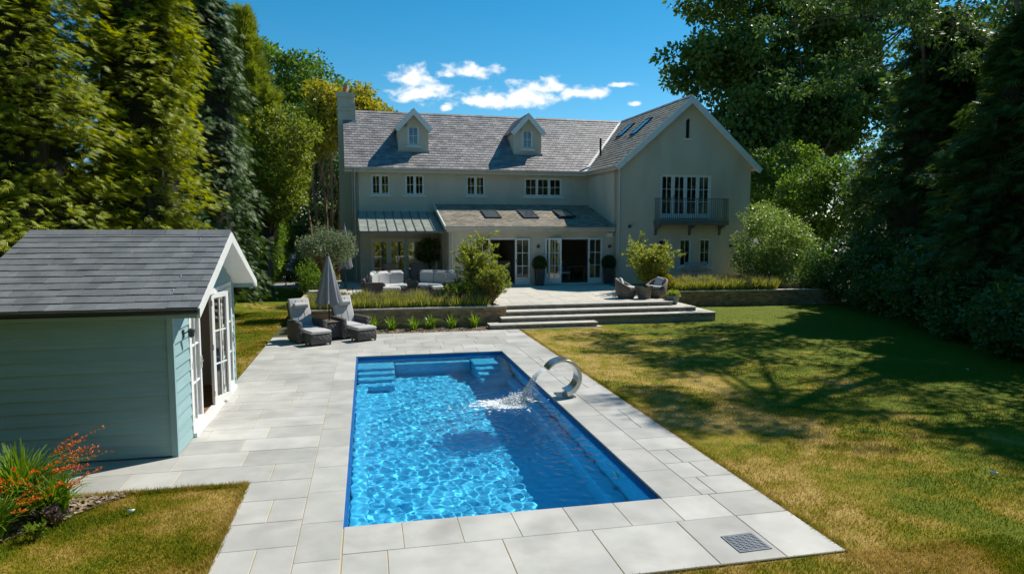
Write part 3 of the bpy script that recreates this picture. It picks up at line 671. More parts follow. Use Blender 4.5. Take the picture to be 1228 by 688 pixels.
mb = MB(); roof_sheet(mb, (X0, YE, EZ), (WEX0 + .02, YE, EZ), (WAX, YR + .03, RZ_ + .02), (X0, YR + .03, RZ_ + .02)); roof_sheet(mb, (X0, YR, RZ_), (WAX, YR, RZ_), (WAX, 12.1, EZ), (X0, 12.1, EZ))
roof = mb.build('roof', M['lead'], house)
sv = math.hypot(YR - YE, RZ_ - EZ); vdir = (0, (YR - YE) / sv, (RZ_ - EZ) / sv); ndir = (0, -vdir[2], vdir[1])
mb = MB(); slates(mb, (X0, YE, EZ), (1, 0, 0), vdir, ndir, 16.5, sv, ok=lambda s, t: X0 + s < vx(EZ + t * vdir[2]) - .10, seed=3)
tag(mb.build('slates', M['slate'], roof), kind='stuff')
mb = MB(); x = X0
while x < WAX - .3: mb.ext([(YR - .13, RZ_ - .05), (YR, RZ_ + .06), (YR + .13, RZ_ - .05), (YR + .11, RZ_ - .08), (YR, RZ_ + .02), (YR - .11, RZ_ - .08)], 'x', x + .004, x + .446); x += .45
mb.build('ridge_tiles', M['slate'], roof)
YB = 11.9
mb = MB(); roof_sheet(mb, (WEX0, YW - .33, WEZ), (WEX0, YE + .05, WEZ), (WAX, YR, WAZ), (WAX, YW - .33, WAZ)); roof_sheet(mb, (WEX1, YW - .33, WEZ), (WEX1, YB, WEZ), (WAX, YB, WAZ), (WAX, YW - .33, WAZ)); roof_sheet(mb, (WAX, YR, WAZ), (WAX, YB, WAZ), (WEX0, YB, WEZ))
wroof = mb.build('wing_roof', M['lead'], house)
sw_ = math.hypot(WAX - WEX0, WAZ - WEZ); vL = ((WAX - WEX0) / sw_, 0, (WAZ - WEZ) / sw_)
mb = MB(); slates(mb, (WEX0, YR, WEZ), (0, -1, 0), vL, (-vL[2], 0, vL[0]), YR - YW + .33, sw_, ok=lambda s, t: zw(WEX0 + t * vL[0]) > zm(YR - s) + .09, seed=5)
tag(mb.build('slates', M['slate_warm'], wroof), kind='stuff')
mb = MB(); slates(mb, (WEX1, YW - .33, WEZ), (0, 1, 0), (-vL[0], 0, vL[2]), (vL[2], 0, vL[0]), YB - YW, sw_, seed=6)
tag(mb.build('slates', M['slate'], wroof), kind='stuff')
mb = MB(); yy = YW - .33
while yy < YB: mb.ext([(WAX - .13, WAZ - .06), (WAX, WAZ + .06), (WAX + .13, WAZ - .06), (WAX + .1, WAZ - .1), (WAX, WAZ + .0), (WAX - .1, WAZ - .1)], 'y', yy + .004, yy + .446); yy += .45
mb.build('ridge_tiles', M['slate'], wroof)
# valley lead
mb = MB(); a_, b_ = Vector((WEX0, YE, EZ + .035)), Vector((WAX, YR, RZ_ + .035))
mb.add([a_ + Vector((-.15, 0, .0)), a_ + Vector((.14, 0, .12)), b_ + Vector((.02, 0, .03)), b_ + Vector((-.15, 0, .0)), a_, b_], [(0, 4, 5, 3), (4, 1, 2, 5)]); mb.build('valley', M['lead_pale'], roof)
mb = MB(); mb.tube([(12.72, 3.9, 6.9), (12.72, 3.9, 7.95)], .055, 10); mb.tube([(12.72, 3.9, 6.8), (12.72, 3.9, 6.98)], .10, 10); mb.build('vent_pipe', M['black'], house, True)
# bargeboards and soffit of the wing gable
def barge(parent, y0, y1, xa, za, xe0, ze0, xe1, ze1, w=.26, mat='joinery', name='bargeboard'):
    for xe, ze in ((xe0, ze0), (xe1, ze1)):
        b = MB(); dx, dz = xe - xa, ze - za; l = math.hypot(dx, dz); nx_, nz_ = dz / l, -dx / l
        if nz_ > 0: nx_, nz_ = -nx_, -nz_
        b.ext([(xa, za), (xe, ze), (xe + (0 if w > .2 else 0) + nx_ * w * .9, ze + nz_ * w), (xa, za - w * 1.35)], 'y', y0, y1); b.build(name, M[mat], parent)
barge(house, YW - .40, YW - .34, WAX, WAZ - .0, WEX0 - .03, WEZ - .01, WEX1 + .03, WEZ - .01, .27)
mb = MB()
for xe in (WEX0, WEX1): mb.add([(WAX, YW - .34, WAZ - .13), (xe, YW - .34, WEZ - .13), (xe, YW, WEZ - .13), (WAX, YW, WAZ - .13)], [(0, 1, 2, 3)])
mb.build('soffit', M['joinery'], house)
# gutters and pipes
def gutter(p, q, r=.065, name='gutter', mat='gutter', parent=house):
    b = MB(); p, q = Vector(p), Vector(q); d = (q - p).normalized(); s_ = d.cross(Vector((0, 0, 1)))
    prof = [(math.cos(t), math.sin(t)) for t in [math.pi + math.pi * i / 6 for i in range(7)]]
    v = [c_ + s_ * (a_ * r) + Vector((0, 0, b_ * r)) for c_ in (p, q) for a_, b_ in prof] + [c_ + s_ * (a_ * (r - .012)) + Vector((0, 0, b_ * (r - .012))) for c_ in (p, q) for a_, b_ in prof]
    f = [(i, i + 1, 8 + i, 7 + i) for i in range(6)] + [(14 + i, 21 + i, 22 + i, 15 + i) for i in range(6)] + [(0, 7, 21, 14), (6, 20, 27, 13)]
    f += [tuple(range(0, 7)), tuple(range(7, 14))]
    b.add(v, f); return b.build(name, M[mat], parent)
gutter((X0, YE - .06, EZ - .02), (WEX0 - .02, YE - .06, EZ - .02)); gutter((WEX0 - .07, YW - .33, WEZ - .02), (WEX0 - .07, YE - .1, WEZ - .02))
mb = MB(); mb.box(X0, WEX0, YE + .02, YE + .05, EZ - .22, EZ - .03); mb.box(WEX0 + .0, WEX0 + .03, YW - .33, YE, WEZ - .2, WEZ - .04); mb.box(X0, WX0, YE + .051, YM, EZ - .20, EZ - .17); mb.build('fascia', M['gutter'], house)
def pipe(pts, name='downpipe', r=.038, mat='gutter'):
    b = MB(); b.tube(pts, r, 10); return b.build(name, M[mat], house, True)
pipe([(-.1, YE - .06, EZ - .08), (-.1, YE - .02, 5.85), (-.1, YM - .07, 5.65), (-.1, YM - .07, .62)])
pipe([(WX0 + .08, YW - .1, WEZ - .1), (WX0 + .12, YW - .1, 5.9), (WX0 + .12, YW - .07, 5.7), (WX0 + .12, YW - .07, .62)])
pipe([(4.07, -.22, 3.2), (4.07, -.08, 3.0), (4.07, -.07, .62)])
# chimney
mb = MB(); mb.box(-.82, -.20, 6.85, 8.6, 0, 8.2); mb.box(-.82, .02, 6.86, 8.59, 8.201, 10.05); mb.box(-.87, .06, 6.80, 8.65, 9.35, 9.47); mb.box(-.88, .08, 6.78, 8.67, 10.05, 10.28)
ch = mb.build('chimney', M['render'], house)
for yy in (7.3, 8.1):
    mb = MB(); mb.lathe([(.14, 0), (.15, .05), (.115, .12), (.105, .38), (.13, .42), (.13, .47), (.09, .47)], 14, (-.4, yy, 10.28)); mb.build('chimney_pot', M['terracotta'], ch, True)
mb = MB(); mb.box(.03, .09, 6.8, 8.6, 8.9, 9.75); mb.box(-.1, .14, 6.72, 6.78, 8.70, 8.86); mb.build('flashing', M['lead_pale'], ch)
# dormers
def dormer(cx_):
    yf = 4.52; x0, x1 = cx_ - .76, cx_ + .76; ze, za = 8.28, 9.02; zb = zm(yf) - .02
    mb = MB(); holed(mb, x0, x1, zb, ze, yf, [(cx_ - .30, cx_ + .30, 7.36, ze)], .12)
    mb.quad((x0, yf, ze), (cx_ - .30, yf, ze), (cx_ - .30, yf, za - .30), (cx_ - .30, yf, za - .3)); 
    mb.add([(x0, yf, ze), (x1, yf, ze), (cx_, yf, za)], [(0, 1, 2)]) if False else None
    mb.add([(x0, yf, ze), (x1, yf, ze), (cx_, yf, za), (x0, yf + .12, ze), (x1, yf + .12, ze), (cx_, yf + .12, za)], [(0, 1, 2), (3, 5, 4)])
    for xx in (x0, x1): 
        yb = YE + (ze - EZ) / KM; s_ = .1 if xx == x0 else -.1
        mb.add([(xx, yf, zb), (xx, yf, ze), (xx, yb, ze)], [(0, 1, 2)]); mb.add([(xx + s_, yf, zb), (xx + s_, yf, ze), (xx + s_, yb, ze)], [(0, 1, 2)])
    d = mb.build('dormer', M['render'], house)
    xe0, xe1, zae, zee = cx_ - .93, cx_ + .93, 9.19, 8.18
    b = MB(); yb_a, yb_e = YE + (zae - EZ) / KM + .1, YE + (zee - EZ) / KM + .1
    for xe in (xe0, xe1): roof_sheet(b, (xe, yf - .22, zee), (cx_, yf - .22, zae), (cx_, yb_a, zae), (xe, yb_e, zee), th=.06)
    b.build('dormer_roof', M['lead'], d)
    b = MB(); l = math.hypot(cx_ - xe0, zae - zee); v1 = ((cx_ - xe0) / l, 0, (zae - zee) / l)
    slates(b, (xe0, yb_a, zee), (0, -1, 0), v1, (-v1[2], 0, v1[0]), yb_a - yf + .22, l, .2, .25, ok=lambda s, t: zee + t * v1[2] > zm(yb_a - s) + .02, seed=8)
    slates(b, (xe1, yf - .22, zee), (0, 1, 0), (-v1[0], 0, v1[2]), (v1[2], 0, v1[0]), yb_a - yf + .22, l, .2, .25, ok=lambda s, t: zee + t * v1[2] > zm(yf - .22 + s) + .02, seed=9)
    tag(b.build('slates', M['slate'], d), kind='stuff')
    barge(d, yf - .28, yf - .225, cx_, zae + .01, xe0 - .03, zee, xe1 + .03, zee, .25)
    b = MB(); b.box(x0 - .04, x1 + .04, yf - .12, yf - .01, zb - .03, zb + .03); b.build('apron_flashing', M['lead'], d)
    window(cx_ - .30, cx_ + .30, 7.36, 8.36, yf - .02, 1, 2, 2, True)
for c_ in (2.87, 8.85): dormer(c_)
for (x0, x1, z0, z1), l in zip(main_w, (2, 2, 2, 3)): window(x0, x1, z0, z1, YM, l)
for x0, x1, z0, z1 in wing_w[1:]: window(x0, x1, z0, z1, YW, 1)
# upstairs doors and balcony
x0, x1, z0, z1 = wing_w[0]; mb = MB(); f = .06
mb.box(x0, x1, YW + .05, YW + .14, z1 - f, z1); mb.box(x0, x0 + f, YW + .05, YW + .14, z0, z1 - f); mb.box(x1 - f, x1, YW + .05, YW + .14, z0, z1 - f); mb.build('door_frame', M['joinery'], house)
w = (x1 - x0 - 2 * f) / 4
for i in range(4): leaf_door(x0 + f + i * w + .004, x0 + f + (i + 1) * w - .004, z0 + .02, z1 - f - .004, YW + .08, 2, 3, glass='glass', hinge='l' if i % 2 == 0 else 'r', handle=i in (1,))
mb = MB(); 
for a_, b_ in ((14.25, 14.45), (16.35, 16.75)):
    n = 7
    for i in range(n): q0, q1 = a_ + (b_ - a_) * i / n, a_ + (b_ - a_) * (i + 1) / n; mb.quad((q0, YW + .32 + .05 * (i % 2), 3.5), (q1, YW + .32 + .05 * ((i + 1) % 2), 3.5), (q1, YW + .32 + .05 * ((i + 1) % 2), 5.8), (q0, YW + .32 + .05 * (i % 2), 5.8))
mb.build('curtain', M['curtain'], house)
BX0, BX1, BY = 13.84, 17.50, YW - .62
mb = MB(); mb.box(BX0, BX1, BY, YW - .005, 3.40, 3.56); mb.box(BX0 - .01, BX1 + .01, BY - .012, BY - .001, 3.36, 3.60); mb.box(BX0 - .012, BX0 - .001, BY, YW - .005, 3.36, 3.60); mb.box(BX1 + .001, BX1 + .012, BY, YW - .005, 3.36, 3.60)
bal = mb.build('balcony', M['rail'], house)
mb = MB(); zt = 4.62
mb.bar((BX0, BY + .02, zt), (BX1, BY + .02, zt), .045, .03); mb.bar((BX0 + .02, BY + .045, zt), (BX0 + .02, YW, zt), .045, .03); mb.bar((BX1 - .02, BY + .045, zt), (BX1 - .02, YW, zt), .045, .03); mb.bar((BX0, BY + .02, 3.68), (BX1, BY + .02, 3.68), .03, .02)
mb.build('handrail', M['rail'], bal)
bm_ = MB(); bm_.box(-.008, .008, -.008, .008, 3.56, zt - .016); bme = bm_.mesh('baluster', M['rail'])
for i in range(37):
    o = bpy.data.objects.new('baluster', bme); link(o, bal); o.location = (BX0 + .02 + i * (BX1 - BX0 - .04) / 36, BY + .02, 0)
for xx in (BX0 + .02, BX1 - .02):
    for i in range(1, 6): o = bpy.data.objects.new('baluster', bme); link(o, bal); o.location = (xx, BY + .02 + i * .1, 0)
for xx in (BX0 + .03, (BX0 + BX1) / 2, BX1 - .2):
    b = MB(); b.ext([(YW - .004, 3.36), (BY + .1, 3.36), (BY + .1, 3.30), (YW - .12, 3.16), (YW - .09, 2.92), (YW - .004, 2.86)], 'x', xx, xx + .1); b.build('bracket', M['rail'], bal)
# lean-to roof, skylights
LZ0, LZ1, LY0 = 3.30, 4.40, -.25; KL = (LZ1 - LZ0) / (YM - LY0)
ll = math.hypot(YM - LY0, LZ1 - LZ0); vl = (0, (YM - LY0) / ll, (LZ1 - LZ0) / ll); nl = (0, -vl[2], vl[1])
mb = MB(); roof_sheet(mb, (3.78, LY0, LZ0), (WX0 - .005, LY0, LZ0), (WX0 - .005, YM - .005, LZ1), (3.78, YM - .005, LZ1))
lroof = mb.build('extension_roof', M['lead'], house)
SK = [(5.86, 6.62), (7.72, 8.48), (9.56, 10.32)]; sky0, sky1 = 1.0, 2.35
def nosky(s, t):
    x = 3.78 + s; y_ = LY0 + t * vl[1]; return not any(a_ - .06 < x < b_ + .06 and sky0 - .06 < y_ < sky1 + .06 for a_, b_ in SK)
mb = MB(); slates(mb, (3.78, LY0, LZ0), (1, 0, 0), vl, nl, WX0 - 3.79, ll, .22, .28, ok=nosky, seed=12); tag(mb.build('slates', M['slate_warm'], lroof), kind='stuff')
def skylight(o, u, v, n, w, h, tilt=0.0):
    O, U, V_, N_ = Vector(o), Vector(u), Vector(v), Vector(n); b = MB(); f = .07
    def slabq(s0, s1, t0, t1, n0, n1, bb):
        P = [O + U * s + V_ * t + N_ * (q + tilt * (h - t)) for q in (n0, n1) for s, t in ((s0, t0), (s1, t0), (s1, t1), (s0, t1))]
        bb.add(P, [(3, 2, 1, 0), (4, 5, 6, 7), (0, 1, 5, 4), (1, 2, 6, 5), (2, 3, 7, 6), (3, 0, 4, 7)])
    slabq(0, w, 0, f, 0, .09, b); slabq(0, w, h - f, h, 0, .09, b); slabq(0, f, f, h - f, 0, .088, b); slabq(w - f, w, f, h - f, 0, .088, b)
    o_ = b.build('skylight', M['dark_metal'], house)
    b = MB(); slabq(f, w - f, f, h - f, .05, .075, b); b.build('pane', M['sky_pane'], o_)
M['sky_pane'] = pm('skylight_glass', (.10, .115, .13), None, rough=.06, spec=.9, coat=1.0)
for i, (a_, b_) in enumerate(SK): skylight((a_, sky0, LZ0 + KL * (sky0 - LY0)), (1, 0, 0), vl, nl, b_ - a_, (sky1 - sky0) / vl[1], .05 if i == 2 else 0)
for y0, y1, xa, xb in ((4.75, 4.05, 13.98, 14.78), (2.45, 1.75, 13.75, 14.72)):
    skylight((xa, y0, zw(xa)), (0, -1, 0), vL, (-vL[2], 0, vL[0]), y0 - y1, (xb - xa) / vL[0])
gutter((3.78, LY0 - .06, LZ0 - .05), (WX0 - .03, LY0 - .06, LZ0 - .05)); mb = MB(); mb.box(3.80, WX0 - .02, LY0 + .02, LY0 + .05, LZ0 - .25, LZ0 - .08); mb.box(3.80, WX0 - .02, LY0 + .051, -.002, LZ0 - .25, LZ0 - .22); mb.build('fascia', M['gutter'], house)
mb = MB(); mb.box(3.72, 3.775, LY0, YM, 0, .16); mb.v = [(x, y_, z + LZ0 - .14 + KL * (y_ - LY0)) for x, y_, z in mb.v]; mb.build('verge_board', M['joinery'], house)
mb = MB(); mb.box(11.55, 11.80, -.14, -.004, 2.78, 3.0); mb.build('alarm_box', M['white'], house)
# lean-to doors, frames
for x0, x1, z0, z1 in lt_w:
    mb = MB(); mb.box(x0, x1, .03, .13, z1 - .07, z1); mb.box(x0, x0 + .06, .03, .13, z0, z1 - .07); mb.box(x1 - .06, x1, .03, .13, z0, z1 - .07); mb.box(x0 - .05, x1 + .05, -.10, .10, z0 - .04, z0 + .015); mb.build('door_frame', M['joinery'], house)
leaf_door(5.10, 5.82, .64, 2.76, -.05, rot=R(-12), hinge='l'); leaf_door(6.98, 7.72, .64, 2.76, -.05, rot=R(6), hinge='r')
leaf_door(8.62, 9.24, .64, 2.76, -.06, rot=R(-26), hinge='l'); leaf_door(8.47, 9.15, .64, 2.76, .00, rot=R(-8), hinge='l', handle=False); leaf_door(10.56, 11.30, .64, 2.76, -.05, rot=R(5), hinge='r')
# veranda: glazed roof on slim posts, doors behind
VZ0, VZ1, VY0 = 3.08, 4.02, .30; KV = (VZ1 - VZ0) / (YM - VY0); NP = 9; VX0, VX1 = .02, 3.76
M['ver_glass'] = pm('veranda_glazing', (.30, .32, .28), (.38, .40, .35), 2, .35, spec=.5, c3=(.25, .27, .23), scale3=3)
ver = bpy.data.objects.new('veranda', None); link(ver, house)
for i in range(NP):
    a_, b_ = VX0 + (VX1 - VX0) * i / NP + .012, VX0 + (VX1 - VX0) * (i + 1) / NP - .012; b = MB()
    roof_sheet(b, (a_, VY0, VZ0), (b_, VY0, VZ0), (b_, YM - .01, VZ1), (a_, YM - .01, VZ1), th=.02); b.build('roof_panel', M['ver_glass'], ver)
mb = MB()
for i in range(NP + 1): xx = VX0 + (VX1 - VX0) * i / NP; mb.bar((xx, VY0, VZ0 + .015), (xx, YM - .01, VZ1 + .015), .035, .05)
mb.bar((VX0, VY0 - .03, VZ0 - .03), (VX1, VY0 - .03, VZ0 - .03), .06, .10); mb.build('roof_frame', M['rail'], ver)
for xx in (VX0 + .03, 2.0, VX1 - .05):
    b = MB(); b.tube([(xx, VY0 - .03, TZ), (xx, VY0 - .03, VZ0 - .08)], .032, 10); b.lathe([(.07, 0), (.07, .03), (.035, .06)], 12, (xx, VY0 - .03, TZ)); b.build('post', M['rail'], ver, True)
x0, x1, z0, z1 = .62, 3.22, .62, 2.70; mb = MB(); mb.box(x0, x1, YM + .05, YM + .14, z1 - .07, z1)
for xx in (x0, x0 + .85, x0 + 1.70, x1 - .06): mb.box(xx, xx + .06, YM + .05, YM + .14, z0, z1 - .07)
mb.build('door_frame', M['joinery'], house)
window(.6, 3.7, .7, 2.8, 11.45, 3, 2, 2, False, glass='glass_clear')
for i in range(3): a_ = x0 + .065 + .85 * i; leaf_door(a_, a_ + .78, z0 + .01, z1 - .075, YM + .09, 2, 2, hinge='l' if i < 2 else 'r', glass='glass_clear', handle=i == 1)
# ---- wall lamps on the house
def wall_lamp(lx, ly, lz, label):
    c_ = Matrix.Rotation(R(2), 4, 'Z') @ Vector((lx, ly, 0)); t = thing('wall_lamp', label, 'lamp', (c_.x, 22.9 + c_.y, lz), R(2), 'wall lamps on the house')
    b = MB(); b.lathe([(.05, 0), (.05, .012), (.0, .012)], 14, M=Matrix.Rotation(R(90), 4, 'X')); b.bar((0, -.012, 0), (0, -.09, .01), .025); b.build('bracket', M['black'], t, True)
    b = MB(); b.lathe([(.02, .13), (.06, .10), (.075, -.02), (.068, -.02), (.055, .09), (0, .11)], 16, (0, -.12, -.02)); b.build('shade', M['dark_metal'], t, True)
    b = MB(); b.lathe([(.0, .05), (.03, .04), (.035, 0), (.02, -.03), (0, -.035)], 12, (0, -.12, 0)); b.build('bulb', M['white'], t, True)
wall_lamp(4.55, 0, 2.35, 'small black wall lamp beside the extension downpipe, half hidden by the willowy shrub'); wall_lamp(8.11, 0, 2.35, 'small black wall lamp between the two open door sets')
wall_lamp(11.66, 0, 2.33, 'small black wall lamp in the corner beside the gabled wing'); wall_lamp(18.0, YW, 2.33, 'small black wall lamp right of the small windows on the gabled wing')
wall_lamp(12.55, YW, 3.28, 'small wall lamp on the gabled wing above the feathery bush')
# ---- things inside the open rooms
def hp(lx, ly): c_ = Matrix.Rotation(R(2), 4, 'Z') @ Vector((lx, ly, 0)); return c_.x, 22.9 + c_.y
t = thing('kitchen_island', 'pale kitchen island seen through the left open doors', 'counter', (*hp(6.9, 5.0), .60), R(2))
b = MB(); b.box(-1.1, 1.1, -.4, .4, 0, .88); b.build('cabinet', M['white'], t); b = MB(); b.box(-1.15, 1.15, -.45, .45, .881, .92); b.build('worktop', M['wood'], t)
def in_chair(p, rz, label):
    t = thing('dining_chair', label, 'chair', (*p, .60), rz, 'indoor dining chairs')
    b = MB(); b.rbox(-.23, .23, -.23, .23, .42, .50, .03); b.build('seat', M['cushion'], t, True); b = MB(); b.rbox(-.22, .22, .18, .26, .50, 1.05, .03); b.build('backrest', M['cushion'], t, True)
    for sx_ in (-.2, .2):
        for sy_ in (-.2, .2): b = MB(); b.bar((sx_, sy_, 0), (sx_, sy_, .43), .04); b.build('leg', M['wood'], t)
in_chair(hp(9.72, .95), R(100), 'pale upholstered chair inside the right open doors')
t = thing('dining_table', 'dark wooden table inside the right open doors', 'table', (*hp(10.5, 2.2), .60), R(2))
b = MB(); b.box(-.5, .5, -.9, .9, .71, .75); b.build('top', M['wood'], t)
for sx_ in (-.42, .42):
    for sy_ in (-.8, .8): b = MB(); b.bar((sx_, sy_, 0), (sx_, sy_, .71), .07); b.build('leg', M['wood'], t)
# ================================================================ SHED
shed = thing('garden_shed', 'pale blue weatherboarded garden shed with grey slate roof and white glazed doors', 'shed')
SX0, SX1, SY0, SY1 = -4.85, -2.45, 2.9, 7.38; OX = -2.0; OXL = -5.12; EY0, EY1 = 2.64, 7.66; SE, SR = 2.17, 3.20; SYM = (EY0 + EY1) / 2; KS = (SR - SE) / (SYM - EY0)
mb = MB(); mb.box(SX0 + .04, SX1 - .04, SY0 + .04, SY0 + .10, 0, 2.2); mb.box(SX0 + .04, SX1 - .04, SY1 - .1, SY1 - .04, 0, 2.2); mb.box(SX0 + .03, SX0 + .09, SY0 + .1, SY1 - .1, 0, 2.2)
mb.build('lining', M['shed_in'], shed)
mb = MB(); mb.box(SX0 + .1, SX1 - .03, SY0 + .11, SY1 - .11, -.03, .05); mb.build('floor', M['wood'], shed)
bh = .178
def board(p0, p1, z, out, h=bh):
    # one lapped board, lower edge proud
    b = MB(); p0, p1, o_ = Vector((*p0, 0)), Vector((*p1, 0)), Vector((*out, 0)); h = h + .02
    v = [(*(q + o_ * d).xy, zz) for q in (p0, p1) for d, zz in ((.040, z), (.010, z + h), (0, z + h), (0, z))]
    b.add(v, [(0, 1, 2, 3), (7, 6, 5, 4), (0, 4, 5, 1), (1, 5, 6, 2), (3, 7, 4, 0), (2, 6, 7, 3)]); b.build('board', M['shed'], shed)
for i in range(12): board((SX0, SY0), (SX1, SY0), .02 + i * bh, (0, -1)); board((SX0, SY1), (SX1, SY1), .02 + i * bh, (0, 1)); board((SX0, SY0), (SX0, SY1), .02 + i * bh, (-1, 0))
DY0, DY1, DZ = 3.80, 7.12, 2.10
for i in range(12): board((SX1, SY0), (SX1, DY0 - .03), .02 + i * bh, (1, 0)); board((SX1, DY1 + .03), (SX1, SY1), .02 + i * bh, (1, 0))
z = 2.02 + bh
while z < SR - .12:
    yy = EY0 + (z + bh - .06 - SE) / KS + .1; 
    if SYM - yy > .05: board((SX1, yy), (SX1, 2 * SYM - yy), z, (1, 0))
    z += bh
mb = MB(); mb.ext([(SY0, 2.15), (SY1, 2.15), (SYM, SR - .08)], 'x', SX1 - .06, SX1 - .002); mb.ext([(SY0, 2.15), (SY1, 2.15), (SYM, SR - .08)], 'x', SX0 + .02, SX0 + .06); mb.build('gable_lining', M['shed_trim'], shed)
mb = MB(); mb.ext([(SX1 + .044, SY0 - .046), (SX1 + .044, SY0 + .03), (SX1 + .001, SY0 + .03), (SX1 + .001, SY0 - .001), (SX1 - .04, SY0 - .001), (SX1 - .04, SY0 - .046)], 'z', 0, 2.16); mb.build('corner_trim', M['shed_trim'], shed); mb = MB(); mb.box(SX1 + .001, SX1 + .034, SY1 - .06, SY1 + .034, 0, 2.14); mb.build('corner_trim', M['shed_trim'], shed)
# doors
mb = MB(); mb.box(SX1 - .05, SX1 + .04, DY0 - .03, DY0 + .06, .03, DZ); mb.box(SX1 - .05, SX1 + .04, DY1 - .06, DY1 + .03, .03, DZ); mb.box(SX1 - .05, SX1 + .042, DY0 - .03, DY1 + .03, DZ, DZ + .09); mb.box(SX1 - .06, SX1 + .09, DY0 - .03, DY1 + .03, -.02, .07); mb.build('door_frame', M['white'], shed)
def sdoor(y0, y1, x, rot, hinge='l', handle=True):
    o = leaf_door(0, y1 - y0, .075, DZ - .005, 0, 2, 3, shed, 0, 'l', 'white', 'glass_clear', .12, False)
    o.location = (x, y0 if hinge == 'l' else y1, .075); o.rotation_euler = (0, 0, R(90) + (rot if hinge == 'l' else R(180) + rot))
    if handle:
        b = MB(); w = y1 - y0; b.box(w - .06, w - .02, -.045, -.029, .9, 1.1); b.bar((w - .04, -.06, 1.02), (w - .15, -.06, 1.02), .018); b.build('handle', M['chrome'], o)
    for hz_ in (.15, 1.0, 1.8): b = MB(); b.tube([(-.005, -.032, hz_), (-.005, -.032, hz_ + .1)], .012, 8); b.build('hinge', M['chrome'], o)
    return o
sdoor(DY0 + .06, DY0 + .72, SX1 + .0, 0)
sdoor(5.52, 6.10, SX1 - .02, R(-18), 'l', False)
sdoor(6.04, DY1 - .06, SX1 + .03, 0)
# roof
mb = MB(); roof_sheet(mb, (OXL, EY0, SE), (OX - .03, EY0, SE), (OX - .03, SYM, SR), (OXL, SYM, SR), th=.05); roof_sheet(mb, (OXL, EY1, SE), (OX - .03, EY1, SE), (OX - .03, SYM, SR), (OXL, SYM, SR), th=.05)
sroof = mb.build('roof', M['shed_in'], shed)
ls = math.hypot(SYM - EY0, SR - SE); vs = Vector((0, (SYM - EY0) / ls, (SR - SE) / ls)); ns = Vector((0, -vs.z, vs.y)); course = .208; n = int(ls / course)
cache = {}
rr = random.Random(21)
for j in range(n + 1):
    s = -.15 * (j % 2); t0 = j * course - .02; t1 = min(t0 + course + .04, ls)
    if t1 - t0 < .1: continue
    while s < OX - OXL:
        s0, s1 = max(s, 0) + .002, min(s + .30, OX - OXL) - .002; s += .30
        if s1 - s0 < .04: continue
        key = (round(s1 - s0, 3), round(t1 - t0, 3))
        if key not in cache:
            w, h = s1 - s0, t1 - t0; b = MB()
            P = [Vector((x_, 0, 0)) + vs * q + ns * d for x_, q, d in ((0, 0, .021), (w, 0, .021), (w, h, .008), (0, h, .008), (0, 0, .012), (w, 0, .012), (w, h, .0), (0, h, .0))]
            b.add(P, [(0, 1, 2, 3), (4, 5, 1, 0), (4, 0, 3, 7), (1, 5, 6, 2), (7, 3, 2, 6), (4, 7, 6, 5)]); cache[key] = b.mesh('slate', M['shed_slate'])
        o = bpy.data.objects.new('slate', cache[key]); link(o, sroof); o.location = Vector((OXL + s0, EY0, SE)) + vs * (t0 + rr.uniform(-.008, .006)) + ns * rr.uniform(0, .005)
mb = MB(); slates(mb, (OXL, EY1, SE), (1, 0, 0), (0, -vs.y, vs.z), (0, vs.z, vs.y), OX - OXL, ls, .208, .3, seed=31, th=.012); tag(mb.build('slates', M['shed_slate'], sroof), kind='stuff')
x = OXL
while x < OX - .05:
    b = MB(); e_ = min(x + .52, OX); b.ext([(SYM - .15, SR - .035), (SYM, SR + .045), (SYM + .15, SR - .035), (SYM + .15, SR - .06), (SYM, SR + .02), (SYM - .15, SR - .06)], 'x', x + .006, e_ - .006); b.build('ridge_tile', M['shed_slate'], sroof); x += .52
for ye in (EY0, EY1):
    b = MB(); w = .15; b.ext([(SYM, SR + .0), (ye, SE - .0), (ye, SE - w * .95), (SYM, SR - w * 1.15)], 'x', OX - .028, OX + .012); b.build('bargeboard', M['white'], shed)
    b = MB(); b.add([(OX - .03, SYM, SR - .075), (OX - .03, ye, SE - .075), (SX1, ye, SE - .075), (SX1, SYM, SR - .075)], [(0, 1, 2, 3)]); b.build('soffit', M['white'], shed)
    b = MB(); b.box(OXL, OX - .03, ye + (.01 if ye == EY0 else -.04), ye + (.04 if ye == EY0 else -.01), SE - .14, SE - .03); b.build('fascia', M['shed_trim'], shed)
gutter((OXL, EY0 - .05, SE - .03), (OX + .0, EY0 - .05, SE - .03), .055, 'gutter', 'black', shed); gutter((OX + .0, EY1 + .05, SE - .03), (OXL, EY1 + .05, SE - .03), .055, 'gutter', 'black', shed)
t = thing('wall_lamp', 'small coach lamp on the sunny wall of the blue shed', 'lamp', (SX1 + .03, 3.42, 1.72))
b = MB(); b.box(0, .02, -.03, .03, -.08, .04); b.bar((.02, 0, -.02), (.10, 0, .03), .018); b.build('bracket', M['dark_metal'], t); b = MB(); b.lathe([(.02, .09), (.05, .07), (.045, -.03), (.02, -.05)], 10, (.12, 0, -.03)); b.build('shade', M['dark_metal'], t, True)

